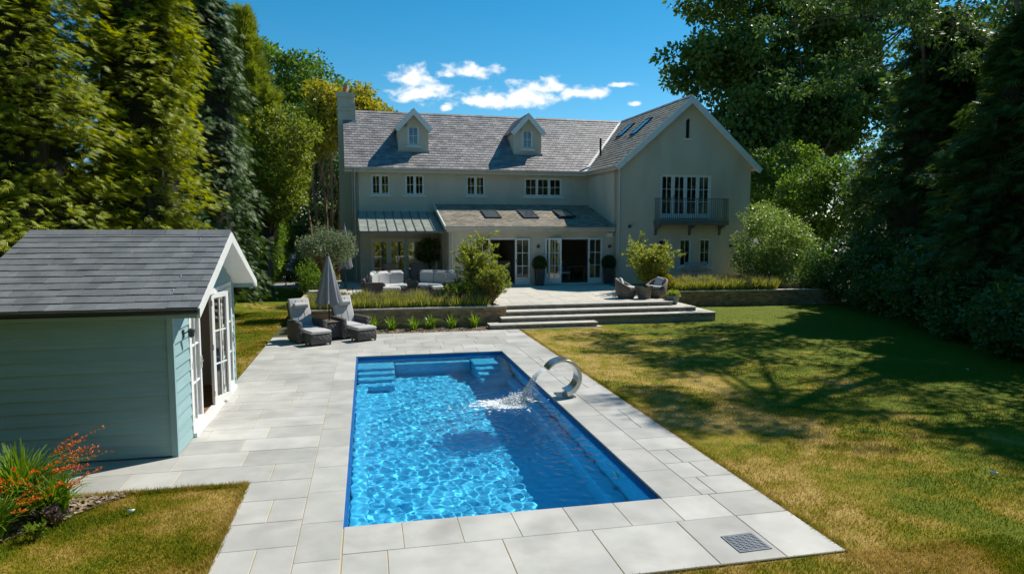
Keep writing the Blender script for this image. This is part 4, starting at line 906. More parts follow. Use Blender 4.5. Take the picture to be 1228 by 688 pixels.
# ================================================================ POOLSIDE
# stainless blade fountain
ft = thing('pool_fountain', 'curved stainless steel blade fountain on the pool edge', 'fountain', (3.98, 5.1, 0))
mb = MB(); rad, wd, th_ = .37, .36, .105; n = 30; a0, a1 = R(-78), R(150); v = []; f = []
for i in range(n + 1):
    t = a0 + (a1 - a0) * i / n; q = i / n; r0 = rad; th2 = th_ * (1.0 - .70 * q); hw = wd / 2 * (1.0 - .12 * math.sin(math.pi * q))
    for rr_, ss in ((r0, -1), (r0, 1), (r0 - th2, 1), (r0 - th2, -1)): v.append((.0 + rr_ * math.cos(t), ss * hw, .375 + rr_ * math.sin(t)))
for i in range(n):
    for k in range(4): f.append((i * 4 + k, i * 4 + (k + 1) % 4, (i + 1) * 4 + (k + 1) % 4, (i + 1) * 4 + k))
f += [(3, 2, 1, 0), (n * 4, n * 4 + 1, n * 4 + 2, n * 4 + 3)]
mb.add(v, f); mb.build('blade', M['steel'], ft, True, bevel=.006)
mb = MB(); mb.rbox(-.10, .24, -.22, .22, .001, .018, .008); mb.build('base_plate', M['steel'], ft)
for sx_ in (-.07, .21):
    for sy_ in (-.18, .18): b = MB(); b.lathe([(.012, 0), (.012, .008), (.0, .01)], 8, (sx_, sy_, .018)); b.build('bolt', M['chrome'], ft)
# falling sheet of water, drops and foam
M['spray'] = bpy.data.materials.new('aerated_water'); M['spray'].use_nodes = True; nt = M['spray'].node_tree; b = nt.nodes['Principled BSDF']
b.inputs['Base Color'].default_value = (.86, .92, .95, 1); b.inputs['Roughness'].default_value = .25; b.inputs['Transmission Weight'].default_value = .12; b.inputs['IOR'].default_value = 1.33; b.inputs['Specular IOR Level'].default_value = .8
M['sheetw'] = bpy.data.materials.new('falling_water'); M['sheetw'].use_nodes = True; nt = M['sheetw'].node_tree; N, K = nt.nodes, nt.links; b = N['Principled BSDF']
b.inputs['Base Color'].default_value = (.86, .92, .95, 1); b.inputs['Roughness'].default_value = .12
tr = N.new('ShaderNodeBsdfTransparent'); ms = N.new('ShaderNodeMixShader'); tx = N.new('ShaderNodeTexNoise'); tx.inputs['Scale'].default_value = 9; tx.inputs['Detail'].default_value = 5
g_ = N.new('ShaderNodeNewGeometry'); mp = N.new('ShaderNodeMapping'); mp.inputs['Scale'].default_value = (1, 6, .7); K.new(g_.outputs['Position'], mp.inputs[0]); K.new(mp.outputs[0], tx.inputs['Vector'])
r4 = N.new('ShaderNodeMapRange'); K.new(tx.outputs[0], r4.inputs[0]); r4.inputs[1].default_value = .38; r4.inputs[2].default_value = .68; r4.inputs[3].default_value = .3; r4.inputs[4].default_value = .95
K.new(r4.outputs[0], ms.inputs[0]); K.new(tr.outputs[0], ms.inputs[1]); K.new(b.outputs[0], ms.inputs[2]); K.new(ms.outputs[0], N['Material Output'].inputs[0])
jet = thing('water_jet', 'white sheet of water falling from the steel fountain into the pool', 'water jet', (2.95, 5.0, -.074))
r_ = np.random.default_rng(8); nu, nv = 20, 30; V = []
mx0, mz0 = 3.98 + .36 * math.cos(R(150)) , .375 + .36 * math.sin(R(150))
T_ = math.sqrt(2 * (mz0 + .12) / 9.8 + .02); vx0 = -1.55
for j in range(nv + 1):
    tt = T_ * 1.06 * j / nv
    for i in range(nu + 1):
        q = i / nu - .5; w = .31 * (1 - .25 * j / nv); jit = .012 * (j / nv) * 2
        V.append((mx0 + vx0 * tt + r_.normal(0, jit) - 2.95, 5.1 + q * w - .05 * j / nv + r_.normal(0, jit) - 5.0, mz0 - .3 * tt - 4.9 * tt * tt + .074 + r_.normal(0, jit * .6)))
F = [(j * (nu + 1) + i, j * (nu + 1) + i + 1, (j + 1) * (nu + 1) + i + 1, (j + 1) * (nu + 1) + i) for j in range(nv) for i in range(nu)]
npmesh('stream', V, F, M['sheetw'], jet, True)
LANDX = mx0 + vx0 * T_ * 1.03
def drops(n, cen, sig, s0, s1, zfun, seed):
    r = np.random.default_rng(seed); C_ = r.normal(0, 1, (n, 3)) * np.array(sig) + np.array(cen); C_[:, 2] = zfun(C_, r); S = np.exp(r.uniform(math.log(s0), math.log(s1), n))
    O8 = np.array([(1, 0, 0), (-1, 0, 0), (0, 1, 0), (0, -1, 0), (0, 0, 1), (0, 0, -1)], float); F8 = np.array([(0, 2, 4), (2, 1, 4), (1, 3, 4), (3, 0, 4), (2, 0, 5), (1, 2, 5), (3, 1, 5), (0, 3, 5)])
    st_ = r.uniform(.7, 1.8, (n, 1, 3)); V = C_[:, None, :] + O8[None] * S[:, None, None] * st_
    return V.reshape(-1, 3), (F8[None] + (np.arange(n) * 6)[:, None, None]).reshape(-1, 3)
lx, ly = LANDX - 2.95, .02
parts = [drops(2800, (lx - .04, ly, 0), (.16, .14, 0), .004, .014, lambda c, r: np.abs(r.normal(0, .08, len(c))) * np.exp(-((c[:, 0] - lx) ** 2 + (c[:, 1] - ly) ** 2) / .05), 1),
         drops(2200, (lx - .18, ly - .04, 0), (.24, .17, 0), .004, .012, lambda c, r: r.uniform(-.004, .010, len(c)), 2),
         drops(700, (lx + .26, .06, 0), (.12, .10, 0), .003, .008, lambda c, r: .05 + r.uniform(0, 1, len(c)) * np.clip((c[:, 0] - lx) * .9, .02, .5), 3)]
V = np.concatenate([p[0] for p in parts]); off = np.cumsum([0] + [len(p[0]) for p in parts])[:-1]; F = np.concatenate([p[1] + o for p, o in zip(parts, off)])
tag(npmesh('splash', V, F, M['spray'], jet, True), kind='stuff')
r = np.random.default_rng(4); V = []; F = []                     # floating foam patches
for _ in range(260):
    d = abs(r.normal(0, .34)) + .02; t = r.uniform(0, 6.28); cx_, cy_ = lx - .16 + d * math.cos(t) * 1.25, ly - .03 + d * math.sin(t) * .72; s_ = r.uniform(.02, .075) * math.exp(-d * 1.3); k = 7; b0 = len(V)
    if not (-2.9 < cx_ < .8): continue
    V.append((cx_, cy_, .016))
    for i in range(k): q = 6.28 * i / k; rr_ = s_ * r.uniform(.5, 1.4); V.append((cx_ + rr_ * math.cos(q) * 1.7, cy_ + rr_ * math.sin(q), .002))
    for i in range(k): F.append((b0, b0 + 1 + i, b0 + 1 + (i + 1) % k))
tag(npmesh('foam', V, F, M['spray'], jet, True), kind='stuff')
# drain cover
dr = thing('drain_cover', 'square slotted metal drain cover set in the pool paving', 'drain cover', (4.13, -1.26, .002), R(2))
b = MB(); s_ = .185
for x0, x1, y0, y1 in ((-s_, s_, -s_, -s_ + .02), (-s_, s_, s_ - .02, s_), (-s_, -s_ + .02, -s_ + .02, s_ - .02), (s_ - .02, s_, -s_ + .02, s_ - .02)): b.box(x0, x1, y0, y1, -.02, .008)
b.build('frame', M['cast'], dr); b = MB(); b.quad((-s_, -s_, -.0), (s_, -s_, -.0), (s_, s_, -.0), (-s_, s_, -.0)); b.build('pit', M['black'], dr)
bb = MB(); bb.box(-s_ + .022, s_ - .022, -.009, .009, .001, .009); bar_me = bb.mesh('bar', M['cast']); c2 = MB(); c2.box(-.008, .008, -s_ + .022, s_ - .022, .001, .007); cme = c2.mesh('cross_bar', M['cast'])
for i in range(10): o = bpy.data.objects.new('bar', bar_me); link(o, dr); o.location = (0, -s_ + .035 + i * .0333, 0)
for i in range(5): o = bpy.data.objects.new('cross_bar', cme); link(o, dr); o.location = (-.11 + i * .055, 0, 0)
# pale litter on the lawns
def litter(x, y_, label, s_=.07):
    b = MB(); r = random.Random(int(x * 100)); v = [(s_ * math.cos(t) * r.uniform(.6, 1.2), s_ * .6 * math.sin(t) * r.uniform(.6, 1.2), .035 + .02 * math.cos(2 * t)) for t in [i * 6.283 / 8 for i in range(8)]] + [(0, 0, .055)]
    b.add(v, [(i, (i + 1) % 8, 8) for i in range(8)]); o = b.build('fallen_leaf', M['white'], None, True); o.location = (x, y_, 0); o.rotation_euler = (0, 0, r.uniform(0, 6)); s = o.modifiers.new('s', 'SOLIDIFY'); s.thickness = .003; tag(o, label, 'leaf')
litter(-2.42, .88, 'curled pale leaf lying on the dry lawn in front of the shed', .055); litter(8.42, -.22, 'curled pale leaf lying on the big lawn in the sun', .06); litter(13.75, 5.35, 'tiny pale leaf lying on the shaded lawn by the dark hedge', .06)

# ================================================================ FURNITURE
def recliner(label, x, y_, rz):
    t = thing('recliner', label, 'recliner', (x, y_, 0), rz, 'wicker recliners by the pool')
    b = MB(); b.rbox(-.36, .36, -.38, .38, .06, .30, .03); b.build('base', M['wicker'], t, True)
    for s_ in (-1, 1):
        b = MB(); b.rbox(s_ * .37 - .075, s_ * .37 + .075, -.40, .42, .05, .62, .035); b.build('armrest', M['wicker'], t, True)
        for sy_ in (-.34, .36): b = MB(); b.box(s_ * .37 - .025, s_ * .37 + .025, sy_ - .025, sy_ + .025, 0, .055); b.build('foot', M['black'], t)
    b = MB(); b.rbox(-.285, .285, -.42, .34, .30, .43, .05); b.build('seat_cushion', M['cushion'], t, True)
    Mx = Matrix.Translation((0, .30, .34)) @ Matrix.Rotation(R(-24), 4, 'X')
    b = MB(); b.rbox(-.33, .33, .06, .11, -.12, .84, .02, Mx); b.build('backrest', M['wicker'], t, True)
    b = MB(); b.rbox(-.31, .31, -.06, .06, .02, .92, .045, Mx); bc = b.build('back_cushion', M['cushion'], t, True)
    b = MB()
    for i in (-1, 1): b.box(i * .10 - .006, i * .10 + .006, -.068, -.055, .1, .85, Mx)
    for xx in (-.2, 0, .2): b.lathe([(.018, 0), (.01, .008), (0, .01)], 8, M=Mx @ Matrix.Translation((xx, -.06, .78)) @ Matrix.Rotation(R(90), 4, 'X'))
    b.build('tufting', M['cushion_dark'], bc)
    b = MB(); b.tube([Mx @ Vector((-.22, -.12, .66)), Mx @ Vector((-.19, -.12, .66)), Mx @ Vector((.19, -.12, .66)), Mx @ Vector((.22, -.12, .66))], [.05, .085, .085, .05], 14); b.build('head_cushion', M['cushion'], t, True)
    return t
def footstool(label, x, y_, rz):
    t = thing('footstool', label, 'footstool', (x, y_, 0), rz, 'wicker footstools by the pool')
    b = MB(); b.rbox(-.30, .30, -.25, .25, .05, .32, .025); b.build('base', M['wicker'], t, True)
    b = MB(); b.rbox(-.305, .305, -.255, .255, .322, .42, .045); b.build('cushion', M['cushion'], t, True)
    for sx_ in (-.26, .26):
        for sy_ in (-.21, .21): b = MB(); b.box(sx_ - .02, sx_ + .02, sy_ - .02, sy_ + .02, 0, .06); b.build('foot', M['black'], t)
th1 = R(27); fx, fy = math.sin(th1), -math.cos(th1)
L1, L2 = (-1.42, 12.72), (-.22, 13.28)
recliner('wicker recliner with pale cushion on the lawn side of the wicker table', *L1, th1); footstool('wicker footstool in front of the recliner on the lawn side', L1[0] + fx * .74, L1[1] + fy * .74, th1)
recliner('wicker recliner with pale cushion nearer the brick retaining wall plants', *L2, th1); footstool('wicker footstool nearer the pool corner, before the other recliner', L2[0] + fx * .84, L2[1] + fy * .84, th1)
TBX, TBY = -.82, 13.06
t = thing('side_table', 'square dark wicker table between the two recliners holding the parasol', 'table', (TBX, TBY, 0), th1)
b = MB(); b.rbox(-.30, .30, -.30, .30, .04, .50, .03); b.build('body', M['wicker'], t, True); b = MB(); b.rbox(-.32, .32, -.32, .32, .502, .535, .012); b.build('top', M['wicker_brown'], t, True)
for sx_ in (-.26, .26):
    for sy_ in (-.26, .26): b = MB(); b.box(sx_ - .02, sx_ + .02, sy_ - .02, sy_ + .02, 0, .045); b.build('foot', M['black'], t)
def parasol(label, x, y_, z, top, bot, rmax, seed):
    t = thing('parasol', label, 'parasol', (x, y_, z)); b = MB(); b.tube([(0, 0, 0), (0, 0, top)], .022, 10); b.build('pole', M['dark_metal'], t, True)
    r = np.random.default_rng(seed); nf = 48; lay = 14; V = []; 
    for j in range(lay + 1):
        q = j / lay; z_ = top + .03 - (top + .03 - bot) * q; base = .035 + (rmax - .035) * q ** .85
        for i in range(nf):
            a_ = 6.283 * i / nf; fold = 1 + .26 * q * math.cos(8 * a_ + .6 * math.sin(2.3 * q)) + .07 * q * math.cos(17 * a_ + 1)
            V.append((base * fold * math.cos(a_), base * fold * math.sin(a_), z_ + (.07 * math.cos(8 * a_) if j == lay else 0)))
    F = [(j * nf + i, j * nf + (i + 1) % nf, (j + 1) * nf + (i + 1) % nf, (j + 1) * nf + i) for j in range(lay) for i in range(nf)]
    npmesh('canopy', V, F, M['parasol'], t, True)
    b = MB(); b.lathe([(.04, 0), (.04, .04), (.015, .07), (.02, .10), (0, .12)], 12, (0, 0, top + .02)); b.build('finial', M['dark_metal'], t, True)
    return t
parasol('closed grey parasol standing in the wicker table between the recliners', TBX, TBY, .0, 2.42, 1.02, .34, 1)
pb = parasol('closed grey parasol behind the olive tree by the house corner', -.62, 22.4, TZ, 2.72, .95, .26, 2)
b = MB(); b.lathe([(.32, 0), (.32, .06), (.05, .09), (.04, .35)], 18); b.build('base', M['dark_metal'], pb)
# curved sofa group on the terrace
SOX, SOY = 2.05, 18.35
def arc_block(mb, r0, r1, a0, a1, z0, z1, n=14, rnd_=.04):
    v = []
    for i in range(n + 1):
        t = a0 + (a1 - a0) * i / n; k = rnd_ if 0 < i < n else rnd_ * 1.6
        for r_, z_ in ((r0, z0), (r1, z0), (r1, z1 - k), (r1 - k, z1), (r0 + k, z1), (r0, z1 - k)): v.append((r_ * math.cos(t), r_ * math.sin(t), z_))
    f = [(i * 6 + k, i * 6 + (k + 1) % 6, (i + 1) * 6 + (k + 1) % 6, (i + 1) * 6 + k) for i in range(n) for k in range(6)] + [tuple(range(6)), tuple(reversed(range(n * 6, n * 6 + 6)))]
    mb.add(v, f)
def curved_sofa(label, a0, a1, throw, armside):
    t = thing('curved_sofa', label, 'sofa', (SOX, SOY, TZ)); a0, a1 = R(a0), R(a1)
    b = MB(); arc_block(b, 1.10, 1.98, a0, a1, .03, .34); b.build('base', M['wicker'], t, True)
    b = MB(); arc_block(b, 1.86, 2.02, a0, a1, .34, .74); b.build('backrest', M['wicker'], t, True)
    aa = a0 if armside < 0 else a1; s_ = R(5) if armside < 0 else -R(5)
    b = MB(); arc_block(b, 1.12, 1.99, min(aa, aa + s_ * 1.6), max(aa, aa + s_ * 1.6), .345, .60, 4); b.build('armrest', M['wicker'], t, True)
    n = 3; lo, hi_ = (a0 + (R(8.5) if armside < 0 else 0), a1 - (R(8.5) if armside > 0 else 0))
    for i in range(n):
        p, q = lo + (hi_ - lo) * i / n + R(.5), lo + (hi_ - lo) * (i + 1) / n - R(.5)
        b = MB(); arc_block(b, 1.06, 1.72, p, q, .345, .46, 6, .045); b.build('seat_cushion', M['cushion'], t, True)
        b = MB(); arc_block(b, 1.64, 1.85, p, q, .44, .97, 6, .09); b.build('back_cushion', M['cushion'] if i != 1 else M['cushion'], t, True)
    am = lo + (hi_ - lo) * throw; b = MB(); arc_block(b, 1.645, 1.875, am - R(3), am + R(3), .42, .99, 4, .05); b.build('throw', M['teal'], t, True)
curved_sofa('curved wicker sofa with pale cushions on the olive tree side of the terrace set', 101, 172, .78, 1)
curved_sofa('curved wicker sofa with pale cushions on the willowy shrub side of the terrace set', 8, 79, .22, -1)
t = thing('drum_table', 'small dark wicker table between the two curved sofas', 'table', (SOX, SOY + 1.62, TZ)); b = MB(); b.rbox(-.24, .24, -.26, .26, .02, .56, .03); b.build('body', M['wicker'], t, True); b = MB(); b.rbox(-.25, .25, -.27, .27, .562, .585, .008); b.build('top', M['glass_table'], t)
t = thing('coffee_table', 'round glass topped coffee table inside the curved sofas', 'table', (SOX + .05, SOY + .25, TZ)); b = MB(); b.lathe([(.46, .02), (.5, .3), (.48, .40)], 28); b.build('base', M['wicker'], t, True); b = MB(); b.lathe([(.56, 0), (.56, .012)], 32, (0, 0, .405)); b.build('top', M['glass_table'], t)
for i, (ax, lab) in enumerate(((-.86, 'low wicker stool with pale seat on the olive tree side of the coffee table'), (.98, 'low wicker stool with pale seat on the shrub side of the coffee table'))):
    t = thing('stool', lab, 'stool', (SOX + ax, SOY - .12, TZ), 0, 'terrace stools'); b = MB(); b.rbox(-.33, .33, -.25, .25, .03, .34, .04); b.build('base', M['wicker'], t, True); b = MB(); b.rbox(-.33, .33, -.25, .25, .345, .46, .05); b.build('cushion', M['cushion'], t, True)
# dining set under the veranda
t = thing('garden_table', 'long dark table under the glazed veranda', 'table', (*hp(2.0, 1.7), TZ), R(2)); b = MB(); b.box(-1.0, 1.0, -.45, .45, .71, .75); b.build('top', M['glass_table'], t)
for sx_ in (-.85, .85): b = MB(); b.box(sx_ - .12, sx_ + .12, -.3, .3, 0, .71); b.build('leg', M['wicker'], t)
def gchair(p, rz, label, m='wicker_brown'):
    t = thing('garden_chair', label, 'chair', (*p, TZ), rz, 'wicker dining chairs under the veranda'); b = MB(); b.rbox(-.26, .26, -.26, .26, .30, .46, .03); b.build('seat', M[m], t, True)
    b = MB(); b.rbox(-.26, .26, .20, .28, .44, 1.06, .04); b.build('backrest', M[m], t, True)
    for s_ in (-1, 1): b = MB(); b.rbox(s_ * .29 - .035, s_ * .29 + .035, -.24, .26, .40, .68, .025); b.build('armrest', M[m], t, True)
    for sx_ in (-.22, .22):
        for sy_ in (-.22, .22): b = MB(); b.bar((sx_, sy_, 0), (sx_, sy_, .31), .045); b.build('leg', M[m], t)
gchair(hp(1.35, .95), R(180), 'brown wicker dining chair at the veranda table, nearer the olive tree'); gchair(hp(2.55, .95), R(180), 'dark wicker dining chair at the veranda table, nearer the extension', 'wicker'); gchair(hp(3.35, 1.75), R(-95), 'wicker dining chair at the extension end of the veranda table', 'cushion_dark')
# tub chairs
def tub(label, x, y_, rz, back, cush):
    t = thing('tub_chair', label, 'chair', (x, y_, TZ), rz, 'round wicker tub chairs')
    v = []; n = 22; lay = [(0.02, .30), (.12, .37), (.30, .41), (.50, .42)]
    b = MB(); b.lathe([(.30, .02), (.36, .10), (.40, .26), (.40, .34)], 24); b.build('base', M['wicker_brown'], t, True)
    V = []; a0, a1 = R(-25), R(205)
    for i in range(n + 1):
        q = i / n; a_ = a0 + (a1 - a0) * q; top = .44 + .30 * math.sin(math.pi * q) ** 1.1
        for r_, z_ in ((.405, .20), (.435, top), (.40, top + .02), (.345, top - .01), (.33, .30)): V.append((r_ * math.cos(a_), r_ * math.sin(a_), z_))
    F = [(i * 5 + k, i * 5 + k + 1, (i + 1) * 5 + k + 1, (i + 1) * 5 + k) for i in range(n) for k in range(4)] 
    o = npmesh('backrest', V, F, M['wicker_brown'], t, True); 
    b = MB(); b.lathe([(.0, .345), (.30, .345), (.335, .37), (.34, .42), (.31, .455), (0, .465)], 24); b.build('seat_cushion', M['cushion'], t, True)
    Mx = Matrix.Translation((cush, .17, .60)) @ Matrix.Rotation(R(-18), 4, 'X') @ Matrix.Rotation(R(12), 4, 'Y'); b = MB(); b.rbox(-.18, .18, -.05, .05, -.17, .17, .05, Mx); b.build('scatter_cushion', M[back], t, True)
tub('round wicker tub chair with patterned cushion on the step terrace', 9.95, 16.75, R(62), 'patterned', .02); tub('round wicker tub chair with plain pale cushion, beside the feathery bush and pot', 11.18, 16.75, R(-62), 'cushion', 0)
t = thing('tub_table', 'small round wicker table between the tub chairs', 'table', (10.55, 16.42, TZ)); b = MB(); b.lathe([(.24, .02), (.24, .12), (.29, .42), (.30, .46)], 24); b.build('base', M['wicker_brown'], t, True); b = MB(); b.lathe([(.345, 0), (.345, .012)], 28, (0, 0, .465)); b.build('top', M['glass_table'], t)
# bench under the wing windows
t = thing('bench', 'grey garden bench against the gabled wing under its windows', 'bench', (*hp(15.95, YW - .55), TZ), R(2)); 
for z_ in (.62, .76, .90): b = MB(); b.box(-.6, .6, .18, .205, z_, z_ + .10); b.build('back_slat', M['cushion_dark'], t)
for y_ in (-.25, -.12, .01): b = MB(); b.box(-.6, .6, y_, y_ + .11, .42, .45); b.build('seat_slat', M['cushion_dark'], t)
for sx_ in (-.56, .56): b = MB(); b.bar((sx_, -.2, 0), (sx_, -.2, .62), .05); b.bar((sx_, .21, 0), (sx_, .21, .98), .05); b.bar((sx_, -.24, .63), (sx_, .2, .63), .05, .03); b.build('side_frame', M['cushion_dark'], t)
# ================================================================ CAR on the drive
car = thing('parked_car', 'dark car parked in deep shade on the drive beside the hedge', 'car', (-3.65, 37.2, -.02), 0)
b = MB(); prof = [(-2.1, .35), (-2.12, .75), (-1.95, .98), (-.95, 1.08), (-.45, 1.62), (1.55, 1.68), (2.05, 1.1), (2.12, .4)]
b.ext(prof, 'x', -.88, .88); b.v = [(x * (1 - max(0, z - 1.05) * .28), y_, z) for x, y_, z in b.v]; b.build('body', M['car'], car, bevel=.06)
b = MB(); b.quad((-.66, -.90, 1.13), (.66, -.90, 1.13), (.60, -.50, 1.57), (-.60, -.50, 1.57)); b.v = [(x, y_ - .03, z) for x, y_, z in b.v]; b.build('windscreen', M['sky_pane'], car)
for s_ in (-1, 1):
    b = MB(); b.rbox(s_ * .62 - .18, s_ * .62 + .18, -2.15, -2.08, .68, .84, .03); b.build('headlight', M['lamp_glass'], car)
    for yy in (-1.35, 1.4):
        b = MB(); Mx = Matrix.Translation((s_ * .80, yy, .34)) @ Matrix.Rotation(R(90), 4, 'Y'); b.lathe([(.2, -.11), (.32, -.11), (.34, -.06), (.34, .06), (.32, .11), (.2, .11)], 22, M=Mx); w_ = b.build('wheel', M['tyre'], car, True)
        b = MB(); b.lathe([(0, -.10), (.21, -.10), (.21, .10), (0, .10)], 16, M=Mx); b.build('rim', M['chrome'], w_)
    b = MB(); b.rbox(s_ * .98 - .1, s_ * .98 + .1, -.75, -.62, 1.05, 1.2, .03); b.build('mirror', M['car'], car)
b = MB(); b.box(-.5, .5, -2.135, -2.11, .55, .8); b.build('grille', M['black'], car); b = MB(); b.box(-.26, .26, -2.15, -2.136, .42, .52); b.build('number_plate', M['white'], car)
# brick garden wall behind the conifers
bw = thing('brick_wall', 'old red brick wall glimpsed behind the golden conifers', 'wall'); b = MB(); b.box(-11, -5.2, 15.9, 16.15, -.05, 3.4); b.build('wall_core', M['mortar'], bw); b = MB(); brick_face(b, (-8.6, 15.9), (-5.2, 15.9), 1.2, 3.4, (0, -1)); tag(b.build('bricks', M['brick_red'], bw), kind='stuff'); b = MB(); b.box(-11.05, -5.15, 15.85, 16.2, 3.401, 3.5); b.build('coping', M['brick_red'], bw)
# topiary pots by the doors
def topiary(label, lx_, ly_):
    x, y_ = hp(lx_, ly_); t = thing('topiary_pot', label, 'plant pot', (x, y_, TZ), 0, 'tall pots with clipped balls by the doors')
    b = MB(); b.ext([(-.19, -.19), (.19, -.19), (.19, .19), (-.19, .19)], 'z', 0, .78); b.v = [(x_ * (.85 + .28 * z_ / .78), yy * (.85 + .28 * z_ / .78), z_) for x_, yy, z_ in b.v]; b.build('pot', M['planter'], t, bevel=.01)
    return t
TP = [topiary('tall dark pot with a clipped box ball between the two open door sets', 8.08, -.42), topiary('tall dark pot with a clipped box ball in the corner by the gabled wing', 11.50, -.42)]
t = thing('flower_pot', 'round grey pot with yellow green plant on the step end', 'plant pot', (11.42, 15.75, 3 * RZ)); POT = t
b = MB(); b.lathe([(.14, 0), (.2, .12), (.24, .3), (.26, .31), (.25, .34), (.22, .33), (.2, .28), (.0, .27)], 20); b.build('pot', pm('glazed_pot', (.10, .13, .13), (.15, .18, .17), 7, .4), t, True)
# ================================================================ PLANTS
M['core_shade'] = pm('painted_shade', (.012, .016, .008), (.03, .03, .015), 6, .95)  # near-black colour standing for the shade inside dense foliage
def unit(v): return v / np.maximum(np.linalg.norm(v, axis=-1, keepdims=True), 1e-9)
def perp(A, r): return unit(np.cross(A, unit(r.normal(0, 1, A.shape))))
def blademesh(name, P, A, S, Ln, Wd, mat, parent):
    V = np.stack([P - S * Wd[:, None], P + S * Wd[:, None] + A * (Ln * .25)[:, None], P + A * Ln[:, None]], 1)
    return npmesh(name, V, np.arange(3 * len(P)).reshape(-1, 3), mat, parent)
def leafmesh(name, P, A, S, Ln, Wd, mat, parent, fold=.25):
    N_ = np.cross(A, S); L_, W_ = Ln[:, None], Wd[:, None]; mid = P + A * L_ * .45 + N_ * W_ * fold
    V = np.stack([P, mid + S * W_, P + A * L_, mid - S * W_], 1)
    return npmesh(name, V, np.arange(4 * len(P)).reshape(-1, 4), mat, parent)
LM = {
 'oak': leafmat('oak_leaf', (.040, .085, .020), (.14, .23, .04), .35, .5),
 'green': leafmat('green_leaf', (0.060, 0.128, 0.020), (0.170, 0.272, 0.037), .4),
 'bright': leafmat('bright_leaf', (.10, .15, .018), (.26, .30, .04), .45),
 'gold': leafmat('golden_leaf', (.20, .21, .02), (.42, .38, .05), .45),
 'golden_conifer': leafmat('golden_conifer', (.10, .15, .008), (.40, .43, .016), .38, .6, .5),
 'blue_conifer': leafmat('blue_conifer', (.035, .085, .022), (.11, .18, .045), .2, .6),
 'cypress': leafmat('cypress', (0.114, 0.171, 0.019), (0.304, 0.342, 0.042), .3, .6),
 'dark': leafmat('dark_leaf', (.036, .080, .020), (.12, .20, .04), .3, .45),
 'laurel': leafmat('laurel_leaf', (.045, .11, .024), (.12, .22, .05), .3, .3, spec=.5),
 'hedge': leafmat('hedge_leaf', (0.085, 0.170, 0.020), (0.204, 0.306, 0.037), .4),
 'olive': leafmat('olive_leaf', (0.112, 0.160, 0.080), (0.256, 0.304, 0.160), .3, .5),
 'willow': leafmat('willow_leaf', (.18, .24, .035), (.42, .46, .09), .4, .5),
 'silver': leafmat('silver_leaf', (.13, .22, .05), (.32, .42, .11), .4, .4),
 'lavender': leafmat('lavender_leaf', (.20, .24, .04), (.46, .46, .10), .35, .7, 2.5),
 'lav_flower': leafmat('lavender_flower', (.10, .075, .10), (.20, .16, .17), .3, .8),
 'strap': leafmat('strap_leaf', (.10, .20, .02), (.28, .42, .05), .4, .35),
 'croc': leafmat('crocosmia_leaf', (.10, .20, .02), (.24, .36, .04), .4, .4),
 'red': leafmat('red_flower', (.62, .07, .012), (.85, .25, .03), .35, .5),
 'box': leafmat('box_leaf', (.02, .055, .010), (.06, .12, .018), .3, .4),
 'blossom': leafmat('pale_blossom', (.35, .28, .14), (.5, .42, .26), .4, .6),
}
def branch_path(p0, p1, r, sag=.12, n=5):
    p0, p1 = Vector(p0), Vector(p1); d = (p1 - p0).length; m = (p0 + p1) / 2 + Vector((r.uniform(-1, 1), r.uniform(-1, 1), r.uniform(.2, 1))) * d * sag
    return [(1 - t) ** 2 * p0 + 2 * t * (1 - t) * m + t * t * p1 for t in [i / n for i in range(n + 1)]]
def broadleaf(name, label, base, ells, ncl, lpc, leaf, mat, seed, trunk_r=.3, trunk_h=None, cl_r=(.5, 1.0), trunk_mat='bark', stems=None, group=None, cat='tree', inner=.5, flat=.75, nlimb=26, wratio=.32):
    t = thing(name, label, cat, base, 0, group); r = np.random.default_rng(seed); rp = random.Random(seed)
    vol = np.array([(e_[3] * e_[4] * e_[5]) ** (2 / 3) for e_ in ells]); pick = r.choice(len(ells), ncl, p=vol / vol.sum()); E_ = np.array(ells)[pick]
    d = unit(r.normal(0, 1, (ncl, 3))); q = inner + (1 - inner) * r.uniform(0, 1, ncl) ** .6; C_ = E_[:, :3] + d * E_[:, 3:] * q[:, None]
    cr = r.uniform(cl_r[0], cl_r[1], ncl); nl = np.maximum(8, (lpc * (cr / cl_r[1]) ** 2 * r.uniform(.6, 1.3, ncl))).astype(int); idx = np.repeat(np.arange(ncl), nl); n = len(idx)
    dv = unit(r.normal(0, 1, (n, 3))); rr_ = r.uniform(0, 1, n) ** .45; P = C_[idx] + dv * np.array([1, 1, flat]) * (cr[idx] * rr_)[:, None]
    A = unit(dv * .7 + r.normal(0, .7, (n, 3)) + np.array([0, 0, -.15])); S = perp(A, r); L_ = leaf * r.uniform(.6, 1.25, n)
    leafmesh('crown', P, A, S, L_, L_ * wratio, LM[mat], t)
    mb = MB(); zc = min(e_[2] for e_ in ells); th_ = trunk_h or zc
    tops = []
    for (sx_, sy_, tr_) in (stems or [(0, 0, trunk_r)]):
        top = Vector((sx_ * 2.2, sy_ * 2.2, th_)); pts = [Vector((sx_ + (top.x - sx_) * q_ + rp.uniform(-.06, .06) * th_ * .1, sy_ + (top.y - sy_) * q_ + rp.uniform(-.06, .06) * th_ * .1, -.06 + (th_ + .06) * q_)) for q_ in [i / 6 for i in range(7)]]
        mb.tube(pts, [tr_ * (1.35 if i == 0 else 1.0 - .45 * i / 6) for i in range(7)], 9); tops.append((pts, tr_))
    for k in range(nlimb):
        pts, tr_ = tops[k % len(tops)]; c_ = C_[rp.randrange(ncl)]; p0 = pts[rp.choice((3, 4, 5, 6, 6))]; rad = tr_ * rp.uniform(.22, .45)
        bp = branch_path(p0, c_, rp); mb.tube(bp, [rad * (1 - .85 * i / (len(bp) - 1)) for i in range(len(bp))], 6, False)
    mb.build('trunk', M[trunk_mat], t, True); return t
